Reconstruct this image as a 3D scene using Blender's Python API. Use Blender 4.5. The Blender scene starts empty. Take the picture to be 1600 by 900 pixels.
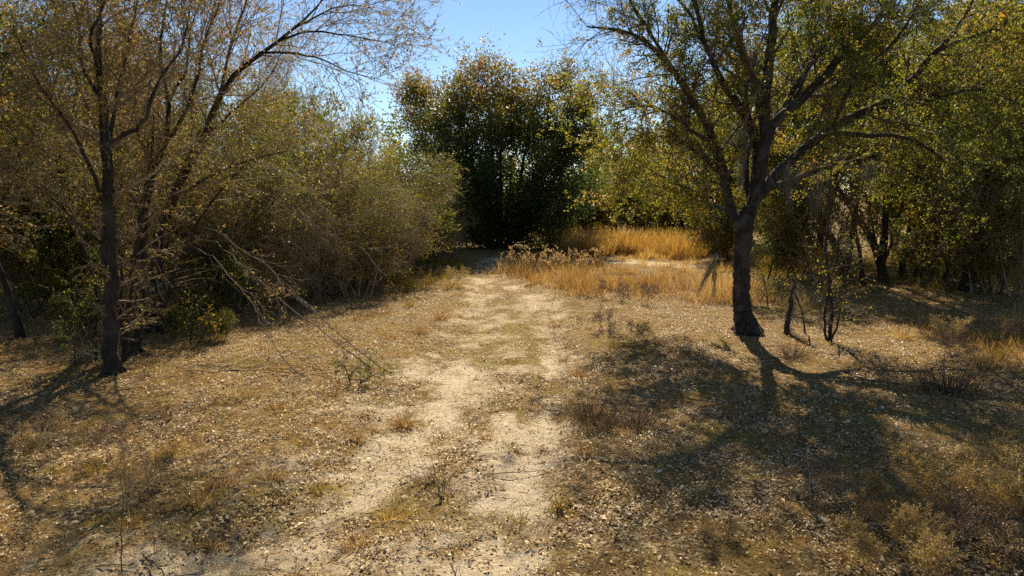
import bpy, math
import numpy as np

# ------------------------------------------------------------------ camera, world, sun
sc = bpy.context.scene
PITCH = math.radians(8.0); CAM_H = 3.1; F = 1600 * 24 / 36
cam = bpy.data.cameras.new('camera'); cam.lens = 24; cam.sensor_width = 36
cam.clip_start = 0.05; cam.clip_end = 3000
camo = bpy.data.objects.new('camera', cam); sc.collection.objects.link(camo)
camo.location = (0, 0, CAM_H); camo.rotation_euler = (math.radians(90) - PITCH, 0, 0)
sc.camera = camo

SUN_EL = math.radians(40); SUN_AZ = math.radians(5)      # azimuth clockwise from +Y
W = bpy.data.worlds.new('World'); sc.world = W; W.use_nodes = True
wn = W.node_tree; bg = wn.nodes['Background']
sky = wn.nodes.new('ShaderNodeTexSky'); sky.sky_type = 'NISHITA'; sky.sun_disc = False
sky.sun_elevation = SUN_EL; sky.sun_rotation = SUN_AZ
sky.air_density = 0.9; sky.dust_density = 0.0; sky.ozone_density = 3.0
wn.links.new(sky.outputs[0], bg.inputs['Color']); bg.inputs['Strength'].default_value = 0.074
sl = bpy.data.lights.new('sun', 'SUN'); sl.energy = 5.0; sl.angle = math.radians(0.5); sl.color = (1.0, 0.87, 0.68)
so = bpy.data.objects.new('sun', sl); sc.collection.objects.link(so)
so.rotation_euler = (math.radians(90) - SUN_EL, 0, math.pi - SUN_AZ)
so.location = (0, 0, 50)
sc.view_settings.view_transform = 'Standard'; sc.view_settings.look = 'None'
sc.view_settings.exposure = 0.88; sc.view_settings.gamma = 1; sc.view_settings.use_curve_mapping = False
sc.cycles.max_bounces = 8; sc.cycles.transmission_bounces = 6; sc.cycles.diffuse_bounces = 4
sc.cycles.use_denoising = False

# ------------------------------------------------------------------ helpers
C = sc.collection
CT, ST = math.cos(PITCH), math.sin(PITCH)

def ray(px, py):
    x = (px - 800) / F; u = (450 - py) / F
    return x, CT + ST * u, -ST + CT * u

def at(px, py, Y):                    # world point seen at a photo position, Y metres ahead
    x, y, z = ray(px, py); t = Y / y
    return (x * t, Y, CAM_H + z * t)

def gnd(px, py):                      # where a photo position meets level ground
    x, y, z = ray(px, py); t = -CAM_H / z
    return (x * t, y * t)

def vnoise(x, y, seed=0):
    xi = np.floor(x).astype(np.int64); yi = np.floor(y).astype(np.int64)
    fx = x - xi; fy = y - yi
    fx = fx * fx * (3 - 2 * fx); fy = fy * fy * (3 - 2 * fy)
    def h(a, b):
        n = (a * 374761393 + b * 668265263 + seed * 144665) & 0xffffffff
        n = ((n ^ (n >> 13)) * 1274126177) & 0xffffffff
        n = n ^ (n >> 16)
        return (n & 0xffff) / 65535.0
    return (h(xi, yi) * (1 - fx) + h(xi + 1, yi) * fx) * (1 - fy) + (h(xi, yi + 1) * (1 - fx) + h(xi + 1, yi + 1) * fx) * fy

def fbm(x, y, seed=0, o=4):
    s = 0; a = 0.5
    for i in range(o):
        s = s + a * vnoise(x * 2 ** i + 31.7 * i, y * 2 ** i - 17.3 * i, seed + i); a *= 0.5
    return s / (1 - 0.5 ** o)

def poly_dist(x, y, pts):
    d = np.full(x.shape, 1e9)
    for a, b in zip(pts[:-1], pts[1:]):
        ax, ay = a[0], a[1]; bx, by = b[0] - ax, b[1] - ay
        t = np.clip(((x - ax) * bx + (y - ay) * by) / (bx * bx + by * by + 1e-9), 0, 1)
        w = a[2] + (b[2] - a[2]) * t
        d = np.minimum(d, np.hypot(x - ax - bx * t, y - ay - by * t) / w)
    return d

def smooth(e0, e1, v):
    t = np.clip((v - e0) / (e1 - e0), 0, 1); return t * t * (3 - 2 * t)

def trk(l): return [gnd(a, b) + (w,) for a, b, w in l]
RUT_L = trk([(775, 405, .35), (765, 430, .38), (752, 480, .35), (738, 540, .5), (712, 600, .8), (668, 680, .75), (600, 760, .7), (480, 830, .6), (330, 900, .55), (100, 1010, .5)])
RUT_R = trk([(790, 440, .5), (840, 465, .45), (862, 520, .35), (862, 600, .25), (845, 700, .25), (790, 790, .45), (720, 880, .6), (650, 1020, .6)])
MOSS = trk([(800, 480, .7), (790, 520, .8), (790, 560, .7)])
BACK = trk([(930, 408, .9), (1000, 410, 1.1), (1080, 416, .9)])
FIELD = trk([(850, 428, 2.2), (960, 446, 2.8), (1110, 458, 2.6)])
RIGHTG = trk([(1480, 520, .8), (1600, 540, 1.6), (1650, 560, 1.4)])

def mask_sand(x, y):
    n = fbm(x * 1.1, y * 1.1, 5) - .5
    n2 = fbm(x * 5, y * 5, 9, 3) - .5
    d = np.minimum(poly_dist(x, y, RUT_L), poly_dist(x, y, RUT_R) * 1.1 + .25)
    gap = smooth(.46, .66, fbm(x * 1.9, y * 1.3, 91)) * .75 + smooth(.5, .7, fbm(x * .8, y * .6, 92)) * .4
    s = smooth(1.35, .35, d + n * 2.6 + n2 * 1.6) * (1 - np.clip(gap, 0, .85)) * (1 - .4 * smooth(12.5, 15, y))
    b = smooth(1.6, .4, poly_dist(x, y, BACK) + n * 2.4 + n2 * 1.5) * .7
    # thin bare sand between the ruts and a little beyond
    near = .95 * smooth(3.0, 1.2, d + n * 2.2) * smooth(.35, .7, fbm(x * 1.7, y * 1.7, 77)) * .75
    return np.clip(np.maximum(np.maximum(s, b), near), 0, 1)

def mask_moss(x, y):
    n = fbm(x * 1.4, y * 1.4, 15) - .5
    a = smooth(1.5, .6, poly_dist(x, y, MOSS) + n * 1.6)
    b = smooth(.60, .74, fbm(x * .9 + 4, y * .9, 22)) * .5
    c = smooth(.58, .72, fbm(x * 2.3 + 4, y * 2.3, 25)) * .85
    return np.clip(np.maximum(np.maximum(a, b), c), 0, 1)

def hgt(x, y):
    x = np.asarray(x, float); y = np.asarray(y, float)
    h = (fbm(x * .25, y * .25, 3) - .5) * .22 + (fbm(x * 1.6, y * 1.6, 4) - .5) * .07
    d = np.minimum(poly_dist(x, y, RUT_L), poly_dist(x, y, RUT_R))
    h = h - .075 * smooth(1.5, .4, d) + .04 * (fbm(x * 6, y * 6, 8, 2) - .5)
    return h * smooth(90, 60, np.hypot(x, y))
def hz(x, y): return float(hgt(np.array([x]), np.array([y]))[0])

def mesh_quads(name, V, Q, mat, val=None, smooth_shade=False):
    me = bpy.data.meshes.new(name)
    n = len(Q)
    me.vertices.add(len(V)); me.vertices.foreach_set('co', np.asarray(V, np.float32).ravel())
    me.loops.add(n * 4); me.loops.foreach_set('vertex_index', np.asarray(Q, np.int32).ravel())
    me.polygons.add(n); me.polygons.foreach_set('loop_start', np.arange(0, n * 4, 4, dtype=np.int32))
    me.update(calc_edges=True)
    if val is not None:
        a = me.attributes.new('v', 'FLOAT', 'FACE'); a.data.foreach_set('value', np.asarray(val, np.float32))
    if smooth_shade: me.polygons.foreach_set('use_smooth', np.ones(n, bool))
    me.materials.append(mat)
    return me

def link(name, me, parent=None):
    o = bpy.data.objects.new(name, me); C.objects.link(o)
    if parent is not None: o.parent = parent
    return o

def tag(o, label, cat, group=None):
    o['label'] = label; o['category'] = cat
    if group: o['group'] = group
    return o

def kind(o, k): o['kind'] = k; return o

def norm(v): return v / (np.linalg.norm(v, axis=-1, keepdims=True) + 1e-12)

def tubes(P, R, S=6, rough=0.):
    """P (N,K,3), R (N,K) -> verts, quads"""
    N, K, _ = P.shape
    T = norm(np.gradient(P, axis=1))
    avg = norm(P[:, -1] - P[:, 0])
    ref = np.where(np.abs(avg[:, 2:3]) > .75, np.array([[1., 0, 0]]), np.array([[0, 0, 1.]]))
    U = norm(np.cross(T, ref[:, None, :])); Vv = np.cross(T, U)
    a = np.arange(S) * 2 * math.pi / S
    ring = U[:, :, None, :] * np.cos(a)[None, None, :, None] + Vv[:, :, None, :] * np.sin(a)[None, None, :, None]
    rad = np.repeat(R[:, :, None], S, axis=2)
    if rough:                                   # furrowed, lumpy bark outline
        gg = np.random.default_rng(S); lump = gg.normal(size=(N, 1, S)) * .5 + gg.normal(size=(N, K, S)) * .5
        rad = rad * (1 + rough * lump)
    V = P[:, :, None, :] + ring * rad[..., None]
    idx = np.arange(N * K * S).reshape(N, K, S)
    a0 = idx[:, :-1, :]; a1 = np.roll(idx, -1, axis=2)[:, :-1, :]
    b0 = idx[:, 1:, :]; b1 = np.roll(idx, -1, axis=2)[:, 1:, :]
    Q = np.stack([a0, a1, b1, b0], -1).reshape(-1, 4)
    return V.reshape(-1, 3), Q

def join(parts):
    Vs, Qs, o = [], [], 0
    for V, Q in parts:
        Vs.append(V); Qs.append(Q + o); o += len(V)
    return np.concatenate(Vs), np.concatenate(Qs)

def interp(P, R, pi, t):
    K = P.shape[1]; f = t * (K - 1); i = np.minimum(f.astype(int), K - 2); w = (f - i)
    A = P[pi, i]; B = P[pi, i + 1]
    r = R[pi, i] * (1 - w) + R[pi, i + 1] * w
    return A * (1 - w[:, None]) + B * w[:, None], norm(B - A), r

def spawn(g, P, R, n, L, ang=(35, 65), t=(.2, 1), up=.15, wob=.12, K=5, rr=.6, rmin=.003, end=.3, fall=.45, droop=0., flat=None):
    """n children on every parent branch; L is (lo,hi) metres, shorter towards the tip"""
    N = len(P)
    pi = np.repeat(np.arange(N), n); M = len(pi)
    k = np.tile(np.arange(n), N)
    tt = t[0] + (t[1] - t[0]) * (k + g.random(M)) / n
    pos, tan, r = interp(P, R, pi, np.clip(tt, 0, 1))
    rnd = g.normal(size=(M, 3)); perp = norm(rnd - tan * (rnd * tan).sum(-1, keepdims=True))
    a = np.radians(g.uniform(ang[0], ang[1], M))[:, None]
    d = tan * np.cos(a) + perp * np.sin(a)
    if flat is not None: d[:, 2] *= flat
    d[:, 2] += up
    d = norm(d)
    ln = g.uniform(L[0], L[1], M) * (1 - fall * (tt - t[0]) / max(t[1] - t[0], .01))
    return path(g, pos, d, ln, np.maximum(r * rr, rmin), K, wob, end, rmin, droop)

def path(g, pos, d, ln, r0, K, wob, end, rmin, droop=0., upb=0.):
    M = len(pos)
    out = np.zeros((M, K, 3)); out[:, 0] = pos
    step = (ln / (K - 1))[:, None]
    for j in range(1, K):
        d = d + g.normal(size=(M, 3)) * wob
        d[:, 2] += upb - droop
        d = norm(d)
        out[:, j] = out[:, j - 1] + d * step
    RR = r0[:, None] * np.linspace(1, end, K)[None, :]
    return out, np.maximum(RR, rmin * .6)

def leaves(g, P, n, l=(.03, .06), w=.5, t=(.15, 1), spread=.7, upn=.3, off=.0):
    """n leaves on every twig; a leaf is a folded diamond quad"""
    N = len(P); pi = np.repeat(np.arange(N), n); M = len(pi)
    tt = g.uniform(t[0], t[1], M)
    pos, tan, _ = interp(P, np.zeros(P.shape[:2]), pi, tt)
    if off: pos = pos + g.normal(size=(M, 3)) * off
    d = norm(tan * (1 - spread) + norm(g.normal(size=(M, 3))) * spread)
    return leafquads(g, pos, d, l, w, upn)

def leafquads(g, pos, d, l, w, upn=.3, fold=.15):
    M = len(pos)
    nn = norm(g.normal(size=(M, 3)) + np.array([0, 0, upn]))
    s = norm(np.cross(d, nn)); dl = np.linalg.norm(d, axis=1, keepdims=True); nn = np.cross(s, d)
    ln = g.uniform(l[0], l[1], M)[:, None]; wd = ln * w * g.uniform(.7, 1.15, (M, 1))
    A = pos; Bm = pos + d * ln * .48
    Bv = Bm + s * wd * dl * .5 + nn * ln * fold; Dv = Bm - s * wd * dl * .5 + nn * ln * fold
    Cc = pos + d * ln
    V = np.stack([A, Bv, Cc, Dv], 1).reshape(-1, 3)
    return V, np.arange(M * 4).reshape(-1, 4)

def ribbons(g, P, wid, tip=.15):
    N, K, _ = P.shape
    T = norm(np.gradient(P, axis=1))
    ref = norm(g.normal(size=(N, 1, 3)) * np.array([1, 1, .2]))
    U = norm(np.cross(T, ref))
    w = (np.asarray(wid)[:, None] * np.linspace(1, tip, K)[None, :])[:, :, None] * .5
    V = np.stack([P - U * w, P + U * w], 2)
    idx = np.arange(N * K * 2).reshape(N, K, 2)
    Q = np.stack([idx[:, :-1, 0], idx[:, :-1, 1], idx[:, 1:, 1], idx[:, 1:, 0]], -1).reshape(-1, 4)
    return V.reshape(-1, 3), Q

# ------------------------------------------------------------------ materials
def new_mat(name):
    m = bpy.data.materials.new(name); m.use_nodes = True
    nt = m.node_tree; nt.nodes.clear()
    out = nt.nodes.new('ShaderNodeOutputMaterial')
    return m, nt, out

def ramp(nt, stops, interp='LINEAR'):
    r = nt.nodes.new('ShaderNodeValToRGB'); r.color_ramp.interpolation = interp
    while len(r.color_ramp.elements) < len(stops): r.color_ramp.elements.new(.5)
    for e, (p, c) in zip(r.color_ramp.elements, stops): e.position = p; e.color = (*c, 1)
    return r

def leaf_mat(name, stops, trans=(2.5, 2.3, 1.1), mix=.55, rough=.5, spec=.35):
    m, nt, out = new_mat(name)
    at_ = nt.nodes.new('ShaderNodeAttribute'); at_.attribute_name = 'v'
    r = ramp(nt, stops); nt.links.new(at_.outputs['Fac'], r.inputs[0])
    p = nt.nodes.new('ShaderNodeBsdfPrincipled'); p.inputs['Roughness'].default_value = rough
    p.inputs['Specular IOR Level'].default_value = spec
    nt.links.new(r.outputs[0], p.inputs['Base Color'])
    mu = nt.nodes.new('ShaderNodeMix'); mu.data_type = 'RGBA'; mu.blend_type = 'MULTIPLY'; mu.inputs[0].default_value = 1
    nt.links.new(r.outputs[0], mu.inputs[6]); mu.inputs[7].default_value = (*trans, 1)
    tr = nt.nodes.new('ShaderNodeBsdfTranslucent'); nt.links.new(mu.outputs[2], tr.inputs['Color'])
    mx = nt.nodes.new('ShaderNodeMixShader'); mx.inputs[0].default_value = mix
    nt.links.new(p.outputs[0], mx.inputs[1]); nt.links.new(tr.outputs[0], mx.inputs[2])
    nt.links.new(mx.outputs[0], out.inputs[0])
    return m

def bark_mat(name, c1, c2, c3, scale=9, rough=.85, bump=1., stretch=.22):
    m, nt, out = new_mat(name)
    tc = nt.nodes.new('ShaderNodeTexCoord'); mp = nt.nodes.new('ShaderNodeMapping')
    mp.inputs['Scale'].default_value = (1, 1, stretch)
    nt.links.new(tc.outputs['Object'], mp.inputs[0])
    n = nt.nodes.new('ShaderNodeTexNoise'); n.inputs['Scale'].default_value = scale * 3; n.inputs['Detail'].default_value = 6
    nt.links.new(mp.outputs[0], n.inputs['Vector'])
    n2 = nt.nodes.new('ShaderNodeTexNoise'); n2.inputs['Scale'].default_value = scale * .35; n2.inputs['Detail'].default_value = 3
    nt.links.new(tc.outputs['Object'], n2.inputs['Vector'])
    r = ramp(nt, [(.38, c1), (.62, c2)]); nt.links.new(n.outputs['Fac'], r.inputs[0])
    r2 = ramp(nt, [(.5, (0, 0, 0)), (.66, (1, 1, 1))]); nt.links.new(n2.outputs['Fac'], r2.inputs[0])
    mu = nt.nodes.new('ShaderNodeMix'); mu.data_type = 'RGBA'
    nt.links.new(r2.outputs[0], mu.inputs[0]); nt.links.new(r.outputs[0], mu.inputs[6]); mu.inputs[7].default_value = (*c3, 1)
    p = nt.nodes.new('ShaderNodeBsdfPrincipled'); p.inputs['Roughness'].default_value = rough
    p.inputs['Specular IOR Level'].default_value = .25
    nt.links.new(mu.outputs[2], p.inputs['Base Color'])
    b = nt.nodes.new('ShaderNodeBump'); b.inputs['Strength'].default_value = bump; b.inputs['Distance'].default_value = .05
    nt.links.new(n.outputs['Fac'], b.inputs['Height']); nt.links.new(b.outputs[0], p.inputs['Normal'])
    nt.links.new(p.outputs[0], out.inputs[0])
    return m

M = {}
M['bark'] = bark_mat('oak_bark', (.014, .010, .008), (.05, .035, .026), (.075, .062, .046))
M['bark_dark'] = bark_mat('dark_bark', (.018, .013, .01), (.05, .036, .027), (.07, .056, .04))
M['twig'] = bark_mat('twig_bark', (.15, .10, .058), (.30, .21, .125), (.36, .27, .17), bump=0)
M['twig_pale'] = bark_mat('pale_twig_bark', (.22, .16, .09), (.42, .31, .19), (.46, .37, .24), bump=0)
M['twig_dark'] = bark_mat('dark_twig_bark', (.06, .042, .028), (.13, .09, .06), (.17, .13, .09), bump=0)
DKG = (.038, .062, .018); GRN = (.075, .10, .018); OLV = (.15, .15, .022); YEL = (.26, .21, .024); ORG = (.22, .11, .025); PNK = (.26, .15, .09); TAN = (.30, .22, .13)
M['leaf_oak'] = leaf_mat('oak_leaf', [(0, DKG), (.35, GRN), (.7, OLV), (.92, (.20, .17, .025)), (.97, ORG), (1, PNK)])
M['leaf_dark'] = leaf_mat('evergreen_leaf', [(0, (.018, .032, .012)), (.5, GRN), (.85, OLV), (.99, YEL), (1, ORG)])
M['leaf_center'] = leaf_mat('laurel_leaf', [(0, (.045, .07, .022)), (.35, (.075, .10, .025)), (.6, (.13, .125, .03)), (.8, (.19, .13, .035)), (1, (.27, .15, .075))], trans=(2.1, 1.9, .8), mix=.45)
M['leaf_yellow'] = leaf_mat('yellow_leaf', [(0, GRN), (.5, OLV), (.85, (.21, .18, .024)), (.96, (.25, .19, .03)), (1, ORG)], trans=(2.1, 1.9, .8), mix=.5)
M['leaf_brown'] = leaf_mat('brown_leaf', [(0, GRN), (.25, OLV), (.5, (.17, .13, .035)), (.8, (.21, .15, .06)), (1, (.32, .23, .14))], trans=(2.2, 1.9, 1.1), mix=.45, rough=.55, spec=.3)
M['litter'] = leaf_mat('fallen_leaf', [(0, (.07, .04, .018)), (.22, (.23, .14, .05)), (.45, (.43, .295, .115)), (.75, (.61, .46, .22)), (1, (.82, .68, .43))], trans=(1.0, .8, .5), mix=.2, rough=.6, spec=.3)
M['straw'] = leaf_mat('golden_grass', [(0, (.20, .12, .04)), (.4, (.38, .24, .07)), (.7, (.52, .38, .12)), (1, (.66, .55, .32))], trans=(1.2, 1.0, .6), mix=.5, rough=.5)
M['rust'] = leaf_mat('rusty_grass', [(0, (.12, .07, .03)), (.45, (.28, .175, .065)), (.8, (.44, .31, .13)), (1, (.60, .48, .28))], trans=(1.2, 1.0, .6), mix=.4, rough=.5)
M['plume'] = leaf_mat('pale_grass_plume', [(0, (.32, .21, .08)), (1, (.60, .46, .24))], trans=(1.1, 1, .8), mix=.5, rough=.6)
M['greengrass'] = leaf_mat('green_grass', [(0, (.10, .095, .02)), (.45, (.23, .18, .035)), (1, (.40, .30, .09))], trans=(1.3, 1.1, .5), mix=.45)
M['darkweed'] = leaf_mat('brown_weed', [(0, (.05, .032, .024)), (.6, (.14, .09, .06)), (1, (.27, .19, .12))], trans=(1.1, 1, .8), mix=.3)
M['fluff'] = leaf_mat('tan_fluff', [(0, (.20, .14, .05)), (.5, (.36, .26, .10)), (1, (.50, .38, .17))], trans=(1.1, 1, .7), mix=.45)
M['moss'] = leaf_mat('hanging_moss', [(0, (.07, .065, .045)), (1, (.20, .18, .13))], trans=(1.1, 1, .8), mix=.35, rough=.8)

def ground_mat():
    m, nt, out = new_mat('leafy_sandy_soil')
    N = nt.nodes.new; Lk = nt.links.new
    tc = N('ShaderNodeTexCoord')
    def noise(scale, det=5, rough=.6):
        n = N('ShaderNodeTexNoise'); n.inputs['Scale'].default_value = scale; n.inputs['Detail'].default_value = det
        n.inputs['Roughness'].default_value = rough; Lk(tc.outputs['Object'], n.inputs['Vector']); return n
    def attr(name):
        a = N('ShaderNodeAttribute'); a.attribute_name = name; return a
    def mixc(f, a, b):
        x = N('ShaderNodeMix'); x.data_type = 'RGBA'
        for s, v in ((0, f), (6, a), (7, b)):
            if isinstance(v, tuple): x.inputs[s].default_value = (*v, 1)
            else: Lk(v, x.inputs[s])
        return x.outputs[2]
    def math_(op, a, b, clamp=False):
        x = N('ShaderNodeMath'); x.operation = op; x.use_clamp = clamp
        for i, v in enumerate((a, b)):
            if isinstance(v, (int, float)): x.inputs[i].default_value = v
            else: Lk(v, x.inputs[i])
        return x.outputs[0]
    n1 = noise(55, 6, .7); n2 = noise(7, 5); n3 = noise(1.3, 4); n4 = noise(160, 3)
    # soil with leaf fragments; the dark end paints in shadows between leaves
    vor = N('ShaderNodeTexVoronoi'); vor.inputs['Scale'].default_value = 34; Lk(tc.outputs['Object'], vor.inputs['Vector'])
    frag = ramp(nt, [(0, (.03, .018, .01)), (.25, (.10, .06, .025)), (.5, (.34, .23, .09)), (.8, (.58, .42, .20)), (1, (.70, .54, .31))])
    sep = N('ShaderNodeSeparateColor'); Lk(vor.outputs['Color'], sep.inputs[0]); Lk(sep.outputs[0], frag.inputs[0])
    soil = ramp(nt, [(.38, (.05, .028, .012)), (.52, (.24, .145, .05)), (.64, (.52, .37, .16))]); Lk(n1.outputs['Fac'], soil.inputs[0])
    fr = ramp(nt, [(.42, (0, 0, 0)), (.56, (1, 1, 1))]); Lk(n2.outputs['Fac'], fr.inputs[0])
    base = mixc(fr.outputs[0], soil.outputs[0], frag.outputs[0])
    # ochre / rust undertone in patches
    oc = ramp(nt, [(.42, (0, 0, 0)), (.6, (.75, .75, .75))]); Lk(n3.outputs['Fac'], oc.inputs[0])
    ocol = ramp(nt, [(.35, (.17, .085, .015)), (.65, (.40, .23, .05))]); Lk(n1.outputs['Fac'], ocol.inputs[0])
    base = mixc(oc.outputs[0], base, ocol.outputs[0])
    # moss
    mcol = ramp(nt, [(.35, (.12, .085, .012)), (.58, (.34, .25, .045)), (.72, (.50, .39, .12))]); Lk(n1.outputs['Fac'], mcol.inputs[0])
    ms = math_('MULTIPLY', attr('moss').outputs['Fac'], ramp2(nt, n2, .34, .56), True)
    base = mixc(ms, base, mcol.outputs[0])
    # sand
    scol = ramp(nt, [(.28, (.38, .26, .13)), (.46, (.68, .53, .32)), (.62, (.85, .73, .52))]); Lk(n1.outputs['Fac'], scol.inputs[0])
    e = math_('ADD', attr('sand').outputs['Fac'], math_('MULTIPLY', math_('SUBTRACT', n2.outputs['Fac'], .5), 1.1))
    e = math_('ADD', e, math_('MULTIPLY', math_('SUBTRACT', n1.outputs['Fac'], .5), 1.6))
    e2 = N('ShaderNodeMapRange'); e2.inputs[1].default_value = .2; e2.inputs[2].default_value = .95; Lk(e, e2.inputs[0])
    base = mixc(e2.outputs[0], base, scol.outputs[0])
    p = N('ShaderNodeBsdfPrincipled'); p.inputs['Roughness'].default_value = .95; p.inputs['Specular IOR Level'].default_value = .15
    Lk(base, p.inputs['Base Color'])
    hh = math_('ADD', n1.outputs['Fac'], math_('MULTIPLY', n2.outputs['Fac'], 2.0))
    hh = math_('ADD', hh, math_('MULTIPLY', n4.outputs['Fac'], .35))
    b = N('ShaderNodeBump'); b.inputs['Strength'].default_value = 1.; b.inputs['Distance'].default_value = .045
    Lk(hh, b.inputs['Height']); Lk(b.outputs[0], p.inputs['Normal']); Lk(p.outputs[0], out.inputs[0])
    return m
def ramp2(nt, n, a, b):
    r = ramp(nt, [(a, (0, 0, 0)), (b, (1, 1, 1))]); nt.links.new(n.outputs['Fac'], r.inputs[0]); return r.outputs[0]

# ------------------------------------------------------------------ ground
def build_ground():
    ys = np.concatenate([np.arange(-12, 2, .5), np.arange(2, 14, .11), np.arange(14, 26, .22), np.arange(26, 45, .3), np.geomspace(45, 1500, 40)])
    xs = np.concatenate([-np.geomspace(22, 1500, 34)[::-1], np.arange(-21.8, -9, .25), np.arange(-9, 9, .12), np.arange(9, 21.9, .25), np.geomspace(22, 1500, 34)])
    X, Y = np.meshgrid(xs, ys)
    Z = hgt(X, Y); ny, nx = X.shape
    V = np.stack([X, Y, Z], -1).reshape(-1, 3)
    i = np.arange(ny * nx).reshape(ny, nx)
    Q = np.stack([i[:-1, :-1], i[:-1, 1:], i[1:, 1:], i[1:, :-1]], -1).reshape(-1, 4)
    me = mesh_quads('ground', V, Q, ground_mat(), smooth_shade=True)
    for nm, f in (('sand', mask_sand), ('moss', mask_moss)):
        a = me.attributes.new(nm, 'FLOAT', 'POINT'); a.data.foreach_set('value', f(X, Y).astype(np.float32).ravel())
    kind(link('ground', me), 'structure')
build_ground()

# ------------------------------------------------------------------ trees
def clumpval(g, pos, scale=.8, noise=.22, seed=1, bias=0.):
    """per leaf colour value: clumps of like colour, plus scatter"""
    c = fbm(pos[:, 0] * scale + pos[:, 2] * scale * .7, pos[:, 1] * scale + pos[:, 2] * scale * .5, seed, 2)
    return np.clip((c - .5) * 1.3 + .45 + bias + g.normal(size=len(pos)) * noise, 0, 1)

def leafmesh(g, name, parts, mat, scale=.8, noise=.22, seed=1, bias=0.):
    V, Q = join(parts)
    return mesh_quads(name, V, Q, mat, clumpval(g, V[Q[:, 0]], scale, noise, seed, bias))

def assemble(name, loc, wood, twig, leaf, bark, twigm, label=None, cat='tree', group=None, limbs=None):
    o = bpy.data.objects.new(name, None); o.empty_display_size = .3; C.objects.link(o); o.location = loc
    link('trunk', mesh_quads('trunk', *wood, bark, smooth_shade=True), o)
    for V, Q in (limbs or []): link('limb', mesh_quads('limb', V, Q, bark, smooth_shade=True), o)
    if twig is not None: kind(link('twigs', mesh_quads('twigs', *twig, twigm), o), 'stuff')
    if leaf is not None: link('crown', leaf, o)
    if label: tag(o, label, cat, group)
    return o

def resample(pts, K):
    """Catmull-Rom through the listed points"""
    p = np.array(pts, float); n = len(p)
    q = np.vstack([2 * p[0] - p[1], p, 2 * p[-1] - p[-2]])
    out = []
    for s in np.linspace(0, n - 1 - 1e-6, K):
        i = int(s); t = s - i; a, b, c, d = q[i:i + 4]
        out.append(.5 * ((2 * b) + (c - a) * t + (2 * a - 5 * b + 4 * c - d) * t * t + (3 * b - a - 3 * c + d) * t ** 3))
    return np.array(out)

def limb(base, spec, Y0, K=16):
    """spec: (px, py, depth offset, radius) -> local polyline and radii"""
    p = resample([at(a, b, Y0 + dy) for a, b, dy, r in spec], K) - np.array(base)
    r = np.interp(np.linspace(0, len(spec) - 1, K), range(len(spec)), [s[3] for s in spec])
    return p[None], r[None]

def roughen(g, P, R, amt=.12):
    K = P.shape[1]
    P = P.copy(); P[:, 1:] += g.normal(size=P[:, 1:].shape) * R[:, 1:, None] * amt * 2
    return P, R * (1 + g.normal(size=R.shape) * .04)

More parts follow.
